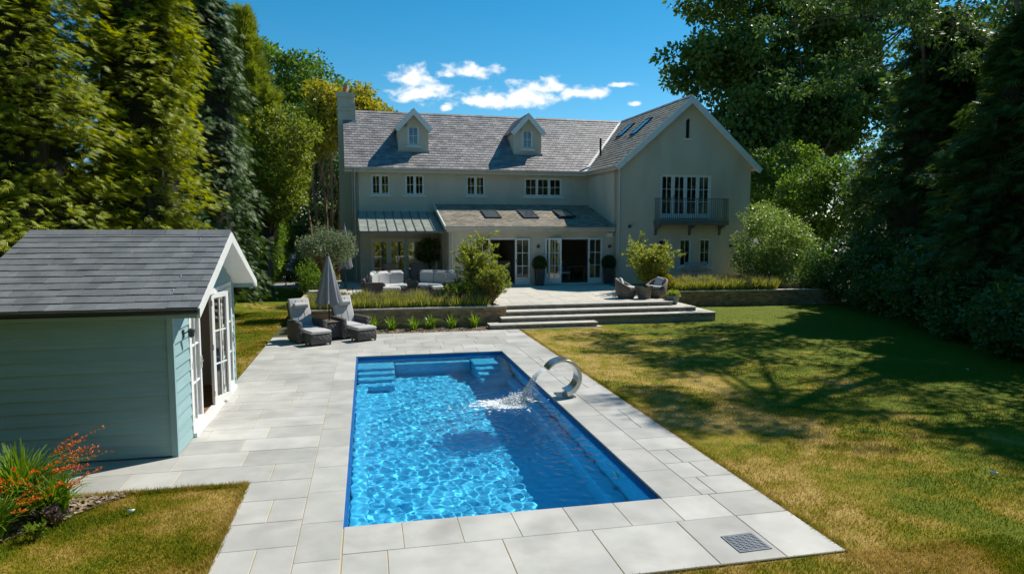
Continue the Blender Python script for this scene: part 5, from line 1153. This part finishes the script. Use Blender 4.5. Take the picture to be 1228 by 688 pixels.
def conifer(name, label, base, H, R0, nbr, spb, spray, mat, seed, h0=.4, prof=.8, droop=.25, up=.2, trunk_r=.3, group=None, nblade=8, inner=.3, side=None, blade_w=.048, fan=62, bare=0):
    # feathery sprays set along drooping branches
    t = thing(name, label, 'tree', base, 0, group); r = np.random.default_rng(seed)
    hf = r.uniform(0, 1, nbr) ** .85; hz_ = h0 + (H - h0) * hf; az_ = r.uniform(0, 6.283, nbr) if side is None else r.uniform(side[0], side[1], nbr)
    lump = 1 + .16 * np.sin(az_ * 3 + hz_ * 1.3 + seed) + .12 * np.sin(az_ * 5 - hz_ * 2.1)
    br = R0 * (np.clip(1 - hf, 0, 1) ** prof) * r.uniform(.72, 1.08, nbr) * lump + .12
    bi = np.repeat(np.arange(nbr), spb); n = len(bi); q = inner + (1 - inner) * r.uniform(0, 1, n) ** .75
    out = np.stack([np.cos(az_[bi]), np.sin(az_[bi]), np.zeros(n)], 1); sd = np.stack([-out[:, 1], out[:, 0], np.zeros(n)], 1)
    rad = br[bi] * q; P = out * rad[:, None] + sd * (r.normal(0, .16, n) * br[bi] * (.3 + q * .5))[:, None]; P[:, 2] = hz_[bi] + up * rad - droop * q ** 2 * br[bi] + r.normal(0, .10, n)
    ax = unit(out * r.uniform(.5, 1.1, n)[:, None] + sd * r.normal(0, .55, n)[:, None] + np.array([0, 0, 1]) * (up - 2 * droop * q + r.normal(0, .22, n))[:, None])
    nrm = unit(np.array([0, 0, 1]) * .8 + out * .5 + r.normal(0, .35, (n, 3))); S = unit(np.cross(ax, nrm)); nrm = np.cross(S, ax); Ls = spray * r.uniform(.6, 1.25, n)
    Ps, As, Ss, Lb = [], [], [], []
    for k in range(nblade):
        u_ = k / (nblade - 1) - .5; an = R(fan) * u_ * 2; st_ = (.5 - abs(u_)) * .75; a_ = ax * math.cos(an) + S * math.sin(an) - np.array([0, 0, .35 * abs(u_)])
        a_ = unit(a_); Ps.append(P + ax * (Ls * st_ * r.uniform(.7, 1.1, n))[:, None]); As.append(a_); Ss.append(unit(np.cross(a_, nrm))); Lb.append(Ls * (.75 - .35 * abs(u_)) * r.uniform(.8, 1.2, n))
    Ps, As, Ss, Lb = map(np.concatenate, (Ps, As, Ss, Lb)); blademesh('crown', Ps, As, Ss, Lb, np.full(len(Lb), spray * blade_w * 1.25), LM[mat], t)
    mb = MB(); mb.tube([(0, 0, -.06), (0, 0, H * .3), (0, 0, H * .7), (0, 0, H * .97)], [trunk_r * 1.2, trunk_r * .85, trunk_r * .45, .02], 9)
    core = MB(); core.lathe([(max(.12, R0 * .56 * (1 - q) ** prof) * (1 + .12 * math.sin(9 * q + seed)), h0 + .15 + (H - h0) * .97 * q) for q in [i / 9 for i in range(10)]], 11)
    rc = np.random.default_rng(seed + 500); core.v = [(x * f_, y_ * f_, z) for (x, y_, z), f_ in zip(core.v, rc.uniform(.75, 1.2, len(core.v)))]; core.build('shade_core', M['core_shade'], t)  # dark cone makes the gaps between sprays look shaded
    rp = random.Random(seed)
    for k in range(min(nbr, 70)):
        i = rp.randrange(nbr); o_ = (math.cos(az_[i]), math.sin(az_[i])); l = br[i] * .8; mb.tube([(0, 0, hz_[i] - .15), (o_[0] * l * .5, o_[1] * l * .5, hz_[i] + up * l * .5), (o_[0] * l, o_[1] * l, hz_[i] + up * l - droop * l * .6)], [.05, .03, .008], 5, False)
    mb.build('trunk', M['bark'], t, True); return t
def shrub(name, label, base, ells, ncl, lpc, leaf, mat, seed, cl_r=(.25, .5), cat='shrub', wratio=.3, **k):
    return broadleaf(name, label, base, ells, ncl, lpc, leaf, mat, seed, trunk_r=.06, trunk_h=.5, cl_r=cl_r, cat=cat, stems=[(.1, 0, .05), (-.1, .08, .045), (0, -.1, .04)], nlimb=18, wratio=wratio, **k)
def hedge(name, label, x0, x1, y0, y1, h, n, leaf, mat, seed, bulge=.12):
    t = thing(name, label, 'hedge', ((x0 + x1) / 2, (y0 + y1) / 2, 0)); r = np.random.default_rng(seed); hx_, hy_ = (x1 - x0) / 2, (y1 - y0) / 2
    A4 = np.array([hy_ * 2 * h, hy_ * 2 * h, hx_ * 2 * h, hx_ * 2 * h, 4 * hx_ * hy_]); fc = r.choice(5, n, p=A4 / A4.sum()); u, v = r.uniform(-1, 1, n), r.uniform(-1, 1, n); P = np.zeros((n, 3)); Nn = np.zeros((n, 3))
    for k, (ax, s) in enumerate(((0, 1), (0, -1), (1, 1), (1, -1))):
        m_ = fc == k; P[m_, ax] = s * (hx_, hy_)[ax]; P[m_, 1 - ax] = u[m_] * (hy_, hx_)[ax]; P[m_, 2] = (v[m_] + 1) / 2 * h; Nn[m_, ax] = s
    m_ = fc == 4; P[m_, 0] = u[m_] * hx_; P[m_, 1] = v[m_] * hy_; P[m_, 2] = h; Nn[m_, 2] = 1
    wob = bulge * (np.sin(P[:, 1] * 2.1 + seed) + np.sin(P[:, 2] * 2.7) + .6 * np.sin(P[:, 1] * 5.3 + P[:, 2] * 4)); P += Nn * (wob + r.normal(-.03, .07, n))[:, None]
    A = unit(Nn * .5 + r.normal(0, .6, (n, 3)) + np.array([0, 0, .2])); L_ = leaf * r.uniform(.6, 1.3, n); leafmesh('foliage', P, A, perp(A, r), L_, L_ * .32, LM[mat], t)
    mb = MB(); mb.box(-hx_ + .22, hx_ - .22, -hy_ + .22, hy_ - .22, -.05, h - .22); mb.build('shade_core', M['core_shade'], t); return t  # dark box blocks light and gives the depth of the hedge its shade
YAW = R(12.14)
def col(px, Y): return .3 + (Y + 7.4) * math.tan(YAW + math.atan((px - 614) / 809))
# ---- left: conifers behind the shed, drive trees
conifer('golden_conifer', 'huge golden feathery conifer behind the left end of the blue shed', (col(15, 11.2), 11.2, 0), 15.5, 3.0, 900, 40, .25, 'golden_conifer', 1, h0=.6, prof=.5, droop=.32, group='golden conifers behind the shed', blade_w=.042, nblade=9, fan=58)
conifer('golden_conifer', 'tall golden feathery conifer behind the middle of the shed roof', (col(172, 13.6), 13.6, 0), 14.5, 2.05, 760, 34, .25, 'golden_conifer', 2, h0=1.6, prof=.42, droop=.35, group='golden conifers behind the shed', blade_w=.042, nblade=9, fan=58)
conifer('blue_conifer', 'tall narrow blue green conifer between the golden conifers and pointed cypress', (col(248, 18.5), 18.5, 0), 14.5, 2.1, 620, 26, .27, 'blue_conifer', 3, h0=.8, prof=.5, droop=.5)
conifer('pointed_cypress', 'pointed yellow green cypress with ascending sprays', (col(300, 26), 26, 0), 12.8, 2.5, 480, 16, .48, 'cypress', 4, h0=2.5, prof=1.0, droop=.0, up=.75)
broadleaf('drive_tree', 'bushy bright green tree hanging over the clipped hedge', (col(322, 25.5) , 25.5, 0), [(0, 0, 6.4, 2.0, 2, 1.9), (.9, -.4, 7.4, 1.5, 1.5, 1.3), (-1.0, 0, 5.2, 1.3, 1.5, 1.3), (.4, -.6, 4.6, 1.2, 1.2, 1.0)], 300, 150, .17, 'bright', 5, .16, 4.5, (.28, .6), wratio=.26)
broadleaf('tall_green_tree', 'tall green tree rising behind the pointed cypress', (col(352, 50), 50, 0), [(-2.5, 0, 14.5, 3, 3, 3.4), (1.5, 0, 14.2, 3.2, 3, 3.2), (0, 0, 10.5, 4, 3, 4)], 150, 260, .34, 'green', 6, .4, 8, (.8, 1.4))
broadleaf('golden_tree', 'multi stemmed tree with golden foliage behind the chimney', (col(398, 36), 36, 0), [(.6, 0, 10.5, 2.1, 2.0, 1.9), (2.0, .6, 10.1, 2.0, 1.8, 1.3), (-.7, 0, 8.9, 1.5, 1.6, 1.4)], 150, 220, .26, 'gold', 7, .14, 7.2, (.5, .9), 'bark_red', [(-.5, 0, .12), (-.2, .1, .13), (.05, -.1, .14), (.3, 0, .12), (.55, .15, .13), (.75, -.1, .11), (-.8, .1, .10)])
broadleaf('understorey_tree', 'dark leafy tree behind the warm brown stems', (col(375, 44), 44, 0), [(0, 0, 5, 3.5, 2.5, 4.2), (3, 0, 4, 2.5, 2, 3.5), (0, 0, 9, 3, 2.5, 3.0)], 120, 220, .30, 'dark', 8, .25, 4, (.8, 1.3))
hedge('clipped_hedge', 'tall clipped green hedge along the drive behind the shed', -7.4, -5.35, 20.5, 29.5, 4.6, 26000, .14, 'hedge', 9)
hedge('clipped_hedge', 'tall clipped green hedge at the far end of the drive', -7.2, -5.15, 30.6, 42, 5.0, 22000, .16, 'hedge', 10)
hedge('clipped_hedge', 'dark hedge closing the back of the drive behind the car', -8, 2.5, 46, 48, 3.6, 12000, .18, 'dark', 12)
shrub('laurel_bush', 'dark laurel bush between the drive and the olive tree', (-2.4, 27, 0), [(0, 0, 1.2, 1.0, 1.6, 1.2)], 60, 120, .13, 'laurel', 13)
shrub('laurel_bush', 'leafy bush behind the olive tree beside the house corner', (-1.75, 22.0, 0), [(0, 0, 1.2, .6, 1.0, 1.0)], 46, 130, .10, 'hedge', 14)
# ---- right: oak, thicket, big conifers whose shade lies on the lawn
broadleaf('oak_tree', 'huge dark oak tree behind the gabled wing', (col(955, 43) , 43, 0), [(-1, 0, 17, 7.0, 6, 6.6), (-8.4, -1, 16, 3.4, 3.5, 2.4), (-7.0, -1, 21.2, 3.8, 3.5, 2.8), (5.6, 0, 20.5, 4.2, 4, 4.0), (2, -3, 13.2, 5.4, 4, 3.9), (-5.1, -2, 11.6, 4.2, 3, 2.6)], 330, 330, .42, 'oak', 20, .6, 9, (.9, 1.7), inner=.35)
broadleaf('back_tree', 'dense green tree between the gabled wing and the oak', (col(925, 44), 44, 0), [(0, 0, 8, 5.5, 3, 4.5), (-5, 0, 7, 4.5, 3, 3.5)], 150, 260, .36, 'green', 21, .3, 5, (.8, 1.4))
broadleaf('tall_bush', 'tall sunlit bush with pale blossom right of the gabled wing', (col(985, 28), 28, 0), [(0, 0, 4.8, 2.6, 2, 2.4), (-1.4, 0, 3.6, 1.9, 2, 2), (1.6, 0, 6.0, 1.6, 1.7, 1.6)], 150, 200, .20, 'green', 22, .15, 2.2, (.4, .8))
broadleaf('tall_bush', 'tall leafy bush under the oak close behind the wing corner', (col(915, 33), 33, 0), [(0, 0, 5, 2.6, 2, 3.2), (2.2, 0, 6.5, 1.9, 1.7, 2.2)], 110, 200, .24, 'green', 23, .15, 2.5, (.5, .9))
shrub('silver_shrub', 'big sunlit grey green shrub at the corner of the gabled wing', (18.3, 20.7, .3), [(.2, 0, 2.3, 1.55, 1.5, 1.75), (1.2, -.2, 1.6, 1.7, 1.5, 1.5), (-.35, -.3, 1.2, 1.0, 1.1, 1.1)], 210, 170, .125, 'silver', 24, (.3, .55), wratio=.24)
def pads(seed, n, z0, z1, rmax, zt, ox=0, oy=0):
    r = random.Random(seed); out = []
    for i in range(n):
        z = z0 + (z1 - z0) * (i + r.random()) / n; q = rmax * (1 - .65 * max(0, (z - zt) / (z1 - zt + .01))); a_ = r.uniform(0, 6.283); d = q * r.uniform(.35, .8); s_ = r.uniform(.9, 1.7)
        out.append((ox + math.cos(a_) * d, oy + math.sin(a_) * d, z, s_ * 1.15, s_ * 1.15, r.uniform(.25, .45)))
    return out
broadleaf('layered_pine', 'tall pine with open layered branches at the right edge of the lawn', (20.1, 9.7, 0), pads(5, 26, 8.0, 17.5, 6.0, 12, -.6, 1.0), 340, 75, .22, 'dark', 25, .24, 16.5, (.25, .55), inner=.05, flat=.5, nlimb=14, wratio=.2)
broadleaf('layered_pine', 'open layered pine behind the laurel by the inner lawn corner', (22.0, 15.6, 0), pads(9, 24, 8.5, 15.5, 5.4, 11, -2.8, -1.2), 280, 75, .22, 'dark', 31, .20, 14.0, (.25, .55), inner=.05, flat=.5, nlimb=14, wratio=.2)
conifer('yew_tree', 'dense dark yew between the silver shrub and the tall pines', (22.3, 15.2, 0), 11.5, 3.5, 420, 24, .48, 'dark', 37, h0=.3, prof=.42, droop=.22, up=.15, trunk_r=.3)
broadleaf('layered_pine', 'open layered pine past the open end of the right lawn edge', (20.8, 4.6, 0), pads(14, 18, 6.5, 14.5, 5.0, 8), 320, 80, .22, 'dark', 38, .20, 13.5, (.25, .55), inner=.05, flat=.5, nlimb=12, wratio=.2)
conifer('yew_tree', 'dense dark yew in front of the tall pine trunk', (19.35, 8.9, 0), 9.4, 2.9, 460, 24, .48, 'dark', 26, h0=.5, prof=.5, droop=.22, up=.15, trunk_r=.3)
conifer('yew_tree', 'dense dark yew beyond the low laurels at the open lawn end', (22.6, 7.4, 0), 8.5, 3.6, 360, 22, .48, 'dark', 32, h0=.4, prof=.5, droop=.22, up=.15, trunk_r=.3)
# unseen conifers added to keep sky light off the shed and darken window reflections
BC = None
for i, (x, y_, k_, lab) in enumerate(((-9.4, 4.4, 1.0, 'level with the shed'), (-8.6, -.8, 1.02, 'level with the flower bed'), (-7.4, -6.2, 1.0, 'beside the small lawn end'), (-4.6, -12.0, .97, 'at the corner past the small lawn'),
                                      (.2, -14.6, .86, 'in the garden end row opposite the pool'), (4.6, -15.2, .82, 'in the garden end row opposite the drain cover'), (9.5, -15, .84, 'in the garden end row opposite the big lawn'), (14.5, -15, .8, 'last but two in the garden end row'), (19.5, -15, .85, 'last but one in the garden end row'), (24.5, -14.5, .85, 'last in the garden end row'))):
    if BC is None: BC = o = conifer('added_conifer', '', (0, 0, 0), 14, 3.0, 420, 16, .5, 'golden_conifer', 33, h0=.3, prof=.5, droop=.3, nblade=5, blade_w=.08, group='unseen conifers added to block light')
    else: o = copy_tree(BC)
    o.location = (x, y_, 0); o.rotation_euler = (0, 0, i * 1.7); o.scale = (k_, k_, k_); o['label'] = 'unseen golden conifer added to block sky light, ' + lab; o['category'] = 'tree'
broadleaf('lime_tree', 'open leafy tree with light gaps high above the right hedge', (24.0, 4.0, 0), [(0, 0, 9.5, 3.6, 3.6, 3.6), (-2.0, -.5, 8.2, 2.4, 2.8, 2.4), (1, 2, 12, 2.6, 2.6, 2.4)], 120, 190, .26, 'dark', 27, .25, 6, (.6, 1.1))
broadleaf('backdrop_tree', 'dark tree far behind the right hedge', (30, 19, 0), [(0, 0, 8, 5, 5, 6), (0, -5, 7, 4, 4, 5)], 150, 240, .36, 'dark', 28, .35, 4, (.9, 1.5))
broadleaf('backdrop_tree', 'dark tree filling the gap behind the lime tree', (29.5, 8, 0), [(0, 0, 7, 5, 5, 6), (0, -4, 6, 4, 4, 5)], 150, 240, .36, 'dark', 29, .35, 4, (.9, 1.5))
broadleaf('backdrop_tree', 'dark leafy tree between the tall bush and the dense yew', (27.5, 22.5, 0), [(0, 0, 4, 3.4, 2.5, 4.0), (2.5, -2, 3.6, 3, 2.5, 3.6)], 130, 200, .28, 'dark', 97, .2, 2.5, (.6, 1.1))
hs_ = [((20.6, 17.6), 1.9, 2.9, 'dark laurel mass beside the silver shrub'), ((20.2, 14.2), 1.8, 2.9, 'dark laurel mass at the inner corner of the lawn'), ((19.0, 11.2), 1.7, 2.7, 'dark laurel mass below the huge dark conifer'), ((17.9, 8.7), 1.5, 2.2, 'dark laurel bulging over the lawn edge below the conifer'), ((16.9, 6.2), 1.45, 1.9, 'low glossy laurel with sun flecks at the lawn edge'), ((16.0, 3.6), 1.4, 1.9, 'low laurel at the open end of the lawn edge')]
for i, ((x, y_), rr_, h, lab) in enumerate(hs_): shrub('laurel_bush', lab, (x, y_, 0), [(0, 0, h * .52, rr_, rr_ * 1.15, h * .5), (.3, .5, h * .4, rr_, rr_, h * .4), (-.3, -.4, h * .35, rr_ * .8, rr_, h * .35)], 150, 150, .15, 'laurel', 40 + i, (.3, .55), group='laurels along the lawn edge')
for i, (x, y_) in enumerate(((.2, 40.5), (3.4, 41), (6.6, 40))):
    shrub('golden_shrub', ('golden shrub behind the house seen through the first veranda door', 'golden shrub behind the house seen through the middle veranda door', 'golden shrub behind the house seen through the last veranda door')[i], (x, y_, 0), [(0, 0, 1.8, 1.7, 1.2, 1.8)], 80, 120, .16, 'gold', 100 + i, (.3, .5), group='golden shrubs behind the house')
hedge('added_hedge', 'unseen tall hedge added at the garden end to block sky light', -2, 27, -18.6, -17.2, 9.5, 16000, .22, 'hedge', 39)  # out of view, added to cut sky light and darken the window reflections
# ---- terrace planting
op = thing('olive_planter', 'low brick planter block holding the olive tree', 'planter', (-1.15, 18.1, TZ)); b = MB(); b.box(-.62, .62, -.62, .62, 0, .30); b.build('core', M['mortar'], op); b = MB()
for p0, p1, o_ in (((-.62, -.62), (.62, -.62), (0, -1)), ((.62, -.62), (.62, .62), (1, 0)), ((-.62, .62), (-.62, -.62), (-1, 0))): brick_face(b, p0, p1, 0, .30, o_)
tag(b.build('bricks', M['brick'], op), kind='stuff'); b = MB(); b.box(-.67, .67, -.67, .67, .301, .345); b.build('coping', M['step_top'], op)
broadleaf('olive_tree', 'old olive tree with thick gnarled trunk and round grey green crown', (-1.15, 18.1, TZ + .34), [(0, 0, 1.7, .88, .85, .56), (.35, 0, 1.5, .62, .7, .42), (-.38, 0, 1.55, .6, .7, .42)], 100, 190, .085, 'olive', 50, .24, 1.15, (.22, .42), nlimb=40, wratio=.2)
def feathery(name, label, base, stems, h, spread, lpb, leaf, mat, seed, cat='shrub', upb=.6, wr=.16):
    t = thing(name, label, cat, base); r = np.random.default_rng(seed); mb = MB(); P, A = [], []
    for k in range(stems):
        az_ = r.uniform(0, 6.283); s_ = spread * r.uniform(.2, 1) ** .8; hh = h * r.uniform(.55, 1.0) * (1 - .25 * (s_ / spread) ** 2); p1 = np.array([math.cos(az_) * s_, math.sin(az_) * s_, hh]); m_ = np.array([math.cos(az_) * s_ * .25, math.sin(az_) * s_ * .25, hh * .65])
        ts = np.linspace(0, 1, 7); pts = (2 * ts * (1 - ts))[:, None] * m_ + (ts ** 2)[:, None] * p1; mb.tube([tuple(p) for p in pts], [.018 * (1 - .8 * q) for q in ts], 5, False)
        for _ in range(5):                              # side twigs
            q = r.uniform(.25, .95); o_ = 2 * q * (1 - q) * m_ + q * q * p1; d = unit(r.normal(0, 1, 3) * np.array([1, 1, .4]) + np.array([0, 0, upb])); l = h * r.uniform(.10, .24); n = int(lpb / 5); u = r.uniform(0, 1, n); P.append(o_ + d * (u * l)[:, None]); A.append(unit(d * .8 + r.normal(0, .55, (n, 3))))
            mb.tube([tuple(o_), tuple(o_ + d * l)], [.008, .003], 4, False)
    P, A = np.concatenate(P), np.concatenate(A); L_ = leaf * r.uniform(.6, 1.3, len(P)); leafmesh('foliage', P, A, perp(A, r), L_, L_ * wr, LM[mat], t); mb.build('stems', M['bark_red'], t); return t
feathery('willowy_shrub', 'tall loose willowy shrub at the end of the lavender by the steps', (4.1, 16.25, .56), 34, 2.6, .85, 180, .13, 'willow', 51)
feathery('rosemary_bush', 'dense upright rosemary bush at the corner of the steps wall', (4.5, 15.5, .56), 80, 1.45, .8, 210, .085, 'willow', 52, upb=1.4)
feathery('rosemary_bush', 'low dark rosemary cushion between the lavender and the steps', (3.35, 15.6, .56), 50, .9, .7, 180, .08, 'hedge', 53, upb=1.2)
feathery('feathery_bush', 'feathery yellow green bush behind the tub chairs', (11.75, 18.75, .58), 70, 2.35, 1.35, 200, .12, 'willow', 54)
feathery('feathery_bush', 'low golden bush at the foot of the feathery bush', (12.3, 18.65, .58), 30, .9, .6, 130, .11, 'gold', 55)
def lavender(label, x0, x1, y0, y1, z, n, h, seed, sl=0.0):
    r = np.random.default_rng(seed); X = r.uniform(x0, x1, n); Y = r.uniform(y0, y1, n) + sl * (X - x0); mound = .62 + .38 * np.abs(np.sin(X * 3.4 + seed) * np.cos(Y * 2.6)); H_ = h * mound * r.uniform(.55, 1.1, n)
    P = np.stack([X, Y, np.full(n, z)], 1); A = unit(np.stack([r.normal(0, .32, n), r.normal(0, .32, n), np.ones(n)], 1)); o = leafmesh('lavender', P, A, perp(A, r), H_, np.full(n, .014), LM['lavender'], None, .1); tag(o, label, 'lavender', kind='stuff')
    k = r.choice(n, n // 9, False); B = P[k] + A[k] * (H_[k] * .95)[:, None]; leafmesh('flower_spikes', B, unit(A[k] + r.normal(0, .15, A[k].shape)), perp(A[k], r), r.uniform(.07, .14, len(k)), np.full(len(k), .011), LM['lav_flower'], o, .1)
lavender('bushy lavender row on top of the wall behind the loungers', -1.55, 4.3, 14.95, 16.35, .55, 26000, .68, 1)
lavender('lavender row on the wall in front of the gabled wing', 12.3, 17.4, 18.5, 19.9, .57, 22000, .72, 2, -.05)
shrub('low_shrub', 'low dark green mound at the end of the wing lavender', (16.2, 18.55, .58), [(0, 0, .2, .8, .4, .32)], 40, 90, .06, 'box', 56, (.12, .2))
def straps(name, label, base, n, h, spread, w, mat, seed, cat='plant', arch=.55):
    t = thing(name, label, cat, base); r = np.random.default_rng(seed); V, F = [], []
    for k in range(n):
        az_ = r.uniform(0, 6.283); l = h * r.uniform(.6, 1.15); lean = r.uniform(.1, 1) * spread; o_ = np.array([math.cos(az_), math.sin(az_), 0]); sd = np.array([-o_[1], o_[0], 0]); b0 = len(V); st_ = np.array([r.normal(0, .05), r.normal(0, .05), 0])
        for j in range(5):
            q = j / 4; p = st_ + o_ * lean * q ** 1.5 + np.array([0, 0, l * (q - arch * q ** 3 * (lean / spread))]); ww = w * (1 - q ** 2.2) + .001; V += [p - sd * ww, p + sd * ww]
        F += [(b0 + 2 * j, b0 + 2 * j + 1, b0 + 2 * j + 3, b0 + 2 * j + 2) for j in range(4)]
    npmesh('leaves', V, F, LM[mat], t, True); return t
for i, (x, y_) in enumerate(((1.03, 14.28), (1.72, 14.22), (2.28, 14.30), (2.95, 14.32), (3.70, 14.36), (.42, 14.30))):
    straps('strappy_plant', ('strappy green plant second along the brick wall from the recliners', 'strappy green plant third along the brick wall from the recliners', 'strappy green plant in the middle of the row below the brick wall', 'strappy green plant last but one before the steps', 'strappy green plant closest to the steps', 'strappy green plant half hidden behind the footstool')[i], (x, y_, -.01), 44 + 5 * (i % 3), .58, .50, .017, 'strap', 70 + i)
def crocosmia(label, base, n, h, spread, nfl, seed):
    t = straps('crocosmia', label, base, n, h, spread, .013, 'croc', seed, 'flowers', .5); r = np.random.default_rng(seed + 9); mb = MB(); P, A = [], []
    for k in range(nfl):
        az_ = r.uniform(-1.9, .9) if k % 3 else r.uniform(0, 6.283); s_ = spread * r.uniform(.7, 1.25); hh = h * r.uniform(.75, 1.0); o_ = np.array([math.cos(az_), math.sin(az_), 0]); ts = np.linspace(0, 1, 7); pts = [o_ * s_ * q ** 1.7 + np.array([0, 0, hh * (q * 1.15 - .22 * q ** 3)]) for q in ts]; mb.tube([tuple(p) for p in pts], [.006 * (1 - .6 * q) for q in ts], 4, False)
        for q in np.linspace(.76, 1.03, 9): 
            p = o_ * s_ * q ** 1.7 + np.array([0, 0, hh * (q * 1.15 - .22 * q ** 3)])
            for _ in range(3): P.append(p + r.normal(0, .008, 3)); A.append(unit(o_ * .3 + np.array([0, 0, .6]) + r.normal(0, .6, 3)))
    P, A = np.array(P), np.array(A); tag(leafmesh('florets', P, A, perp(A, r), r.uniform(.018, .04, len(P)), np.full(len(P), .008), LM['red'], t), kind='stuff'); mb.build('stems', LM['croc'], t)
crocosmia('big clump of sword leaved plant with arching red flowers beside the shed', (-3.68, 1.22, 0), 360, .84, .8, 20, 80)
crocosmia('leafy clump of red flowers between the big clump and the small lawn', (-3.25, .95, 0), 190, .62, .5, 8, 85)
crocosmia('sword leaved clump with few red flowers at the lawn end of the flower bed', (-4.0, .35, 0), 240, .75, .6, 12, 86)
crocosmia('low clump of red flowers at the front corner of the flower bed', (-3.65, .55, 0), 170, .5, .5, 12, 81)
crocosmia('clump of red flowers deepest in the flower bed against the shed', (-4.45, 1.0, 0), 240, .85, .7, 12, 82)
feathery('lavender_tuft', 'small grey lavender tuft at the foot of the red flowers', (-3.15, .75, 0), 16, .24, .16, 50, .04, 'lav_flower', 83)
feathery('weed_tuft', 'small leafy green seedling at the mulch edge by the red flowers', (-3.2, .42, 0), 10, .2, .12, 30, .06, 'croc', 84)
for i, t in enumerate(TP):
    r = np.random.default_rng(90 + i); n = 2600; d = unit(r.normal(0, 1, (n, 3))); P = d * np.array([.33, .33, .34]) * r.uniform(.85, 1.02, n)[:, None] + np.array([0, 0, 1.02]); A = unit(d + r.normal(0, .6, (n, 3))); L_ = r.uniform(.03, .06, n); leafmesh('ball', P, A, perp(A, r), L_, L_ * .4, LM['box'], t); mb = MB(); mb.lathe([(.0, -.3), (.18, -.24), (.29, 0), (.18, .24), (0, .3)], 12, (0, 0, 1.02)); mb.build('shade_core', M['core_shade'], t, True)  # dark core paints the shade within each ball
r = np.random.default_rng(95); n = 500; d = unit(r.normal(0, 1, (n, 3))); d[:, 2] = np.abs(d[:, 2]); P = d * np.array([.25, .25, .22]) * r.uniform(.3, 1.0, n)[:, None] + np.array([0, 0, .29]); A = unit(d + r.normal(0, .5, (n, 3))); L_ = r.uniform(.05, .1, n); leafmesh('plant', P, A, perp(A, r), L_, L_ * .3, LM['willow'], POT)
# pot plant with large grey leaves inside the veranda
broadleaf('potted_fig', 'dark leafy plant standing under the veranda by the extension wall', (*hp(3.45, 2.9), TZ), [(0, 0, 1.5, .4, .4, .6)], 22, 60, .16, 'dark', 96, .03, 1.0, (.18, .3), cat='plant')
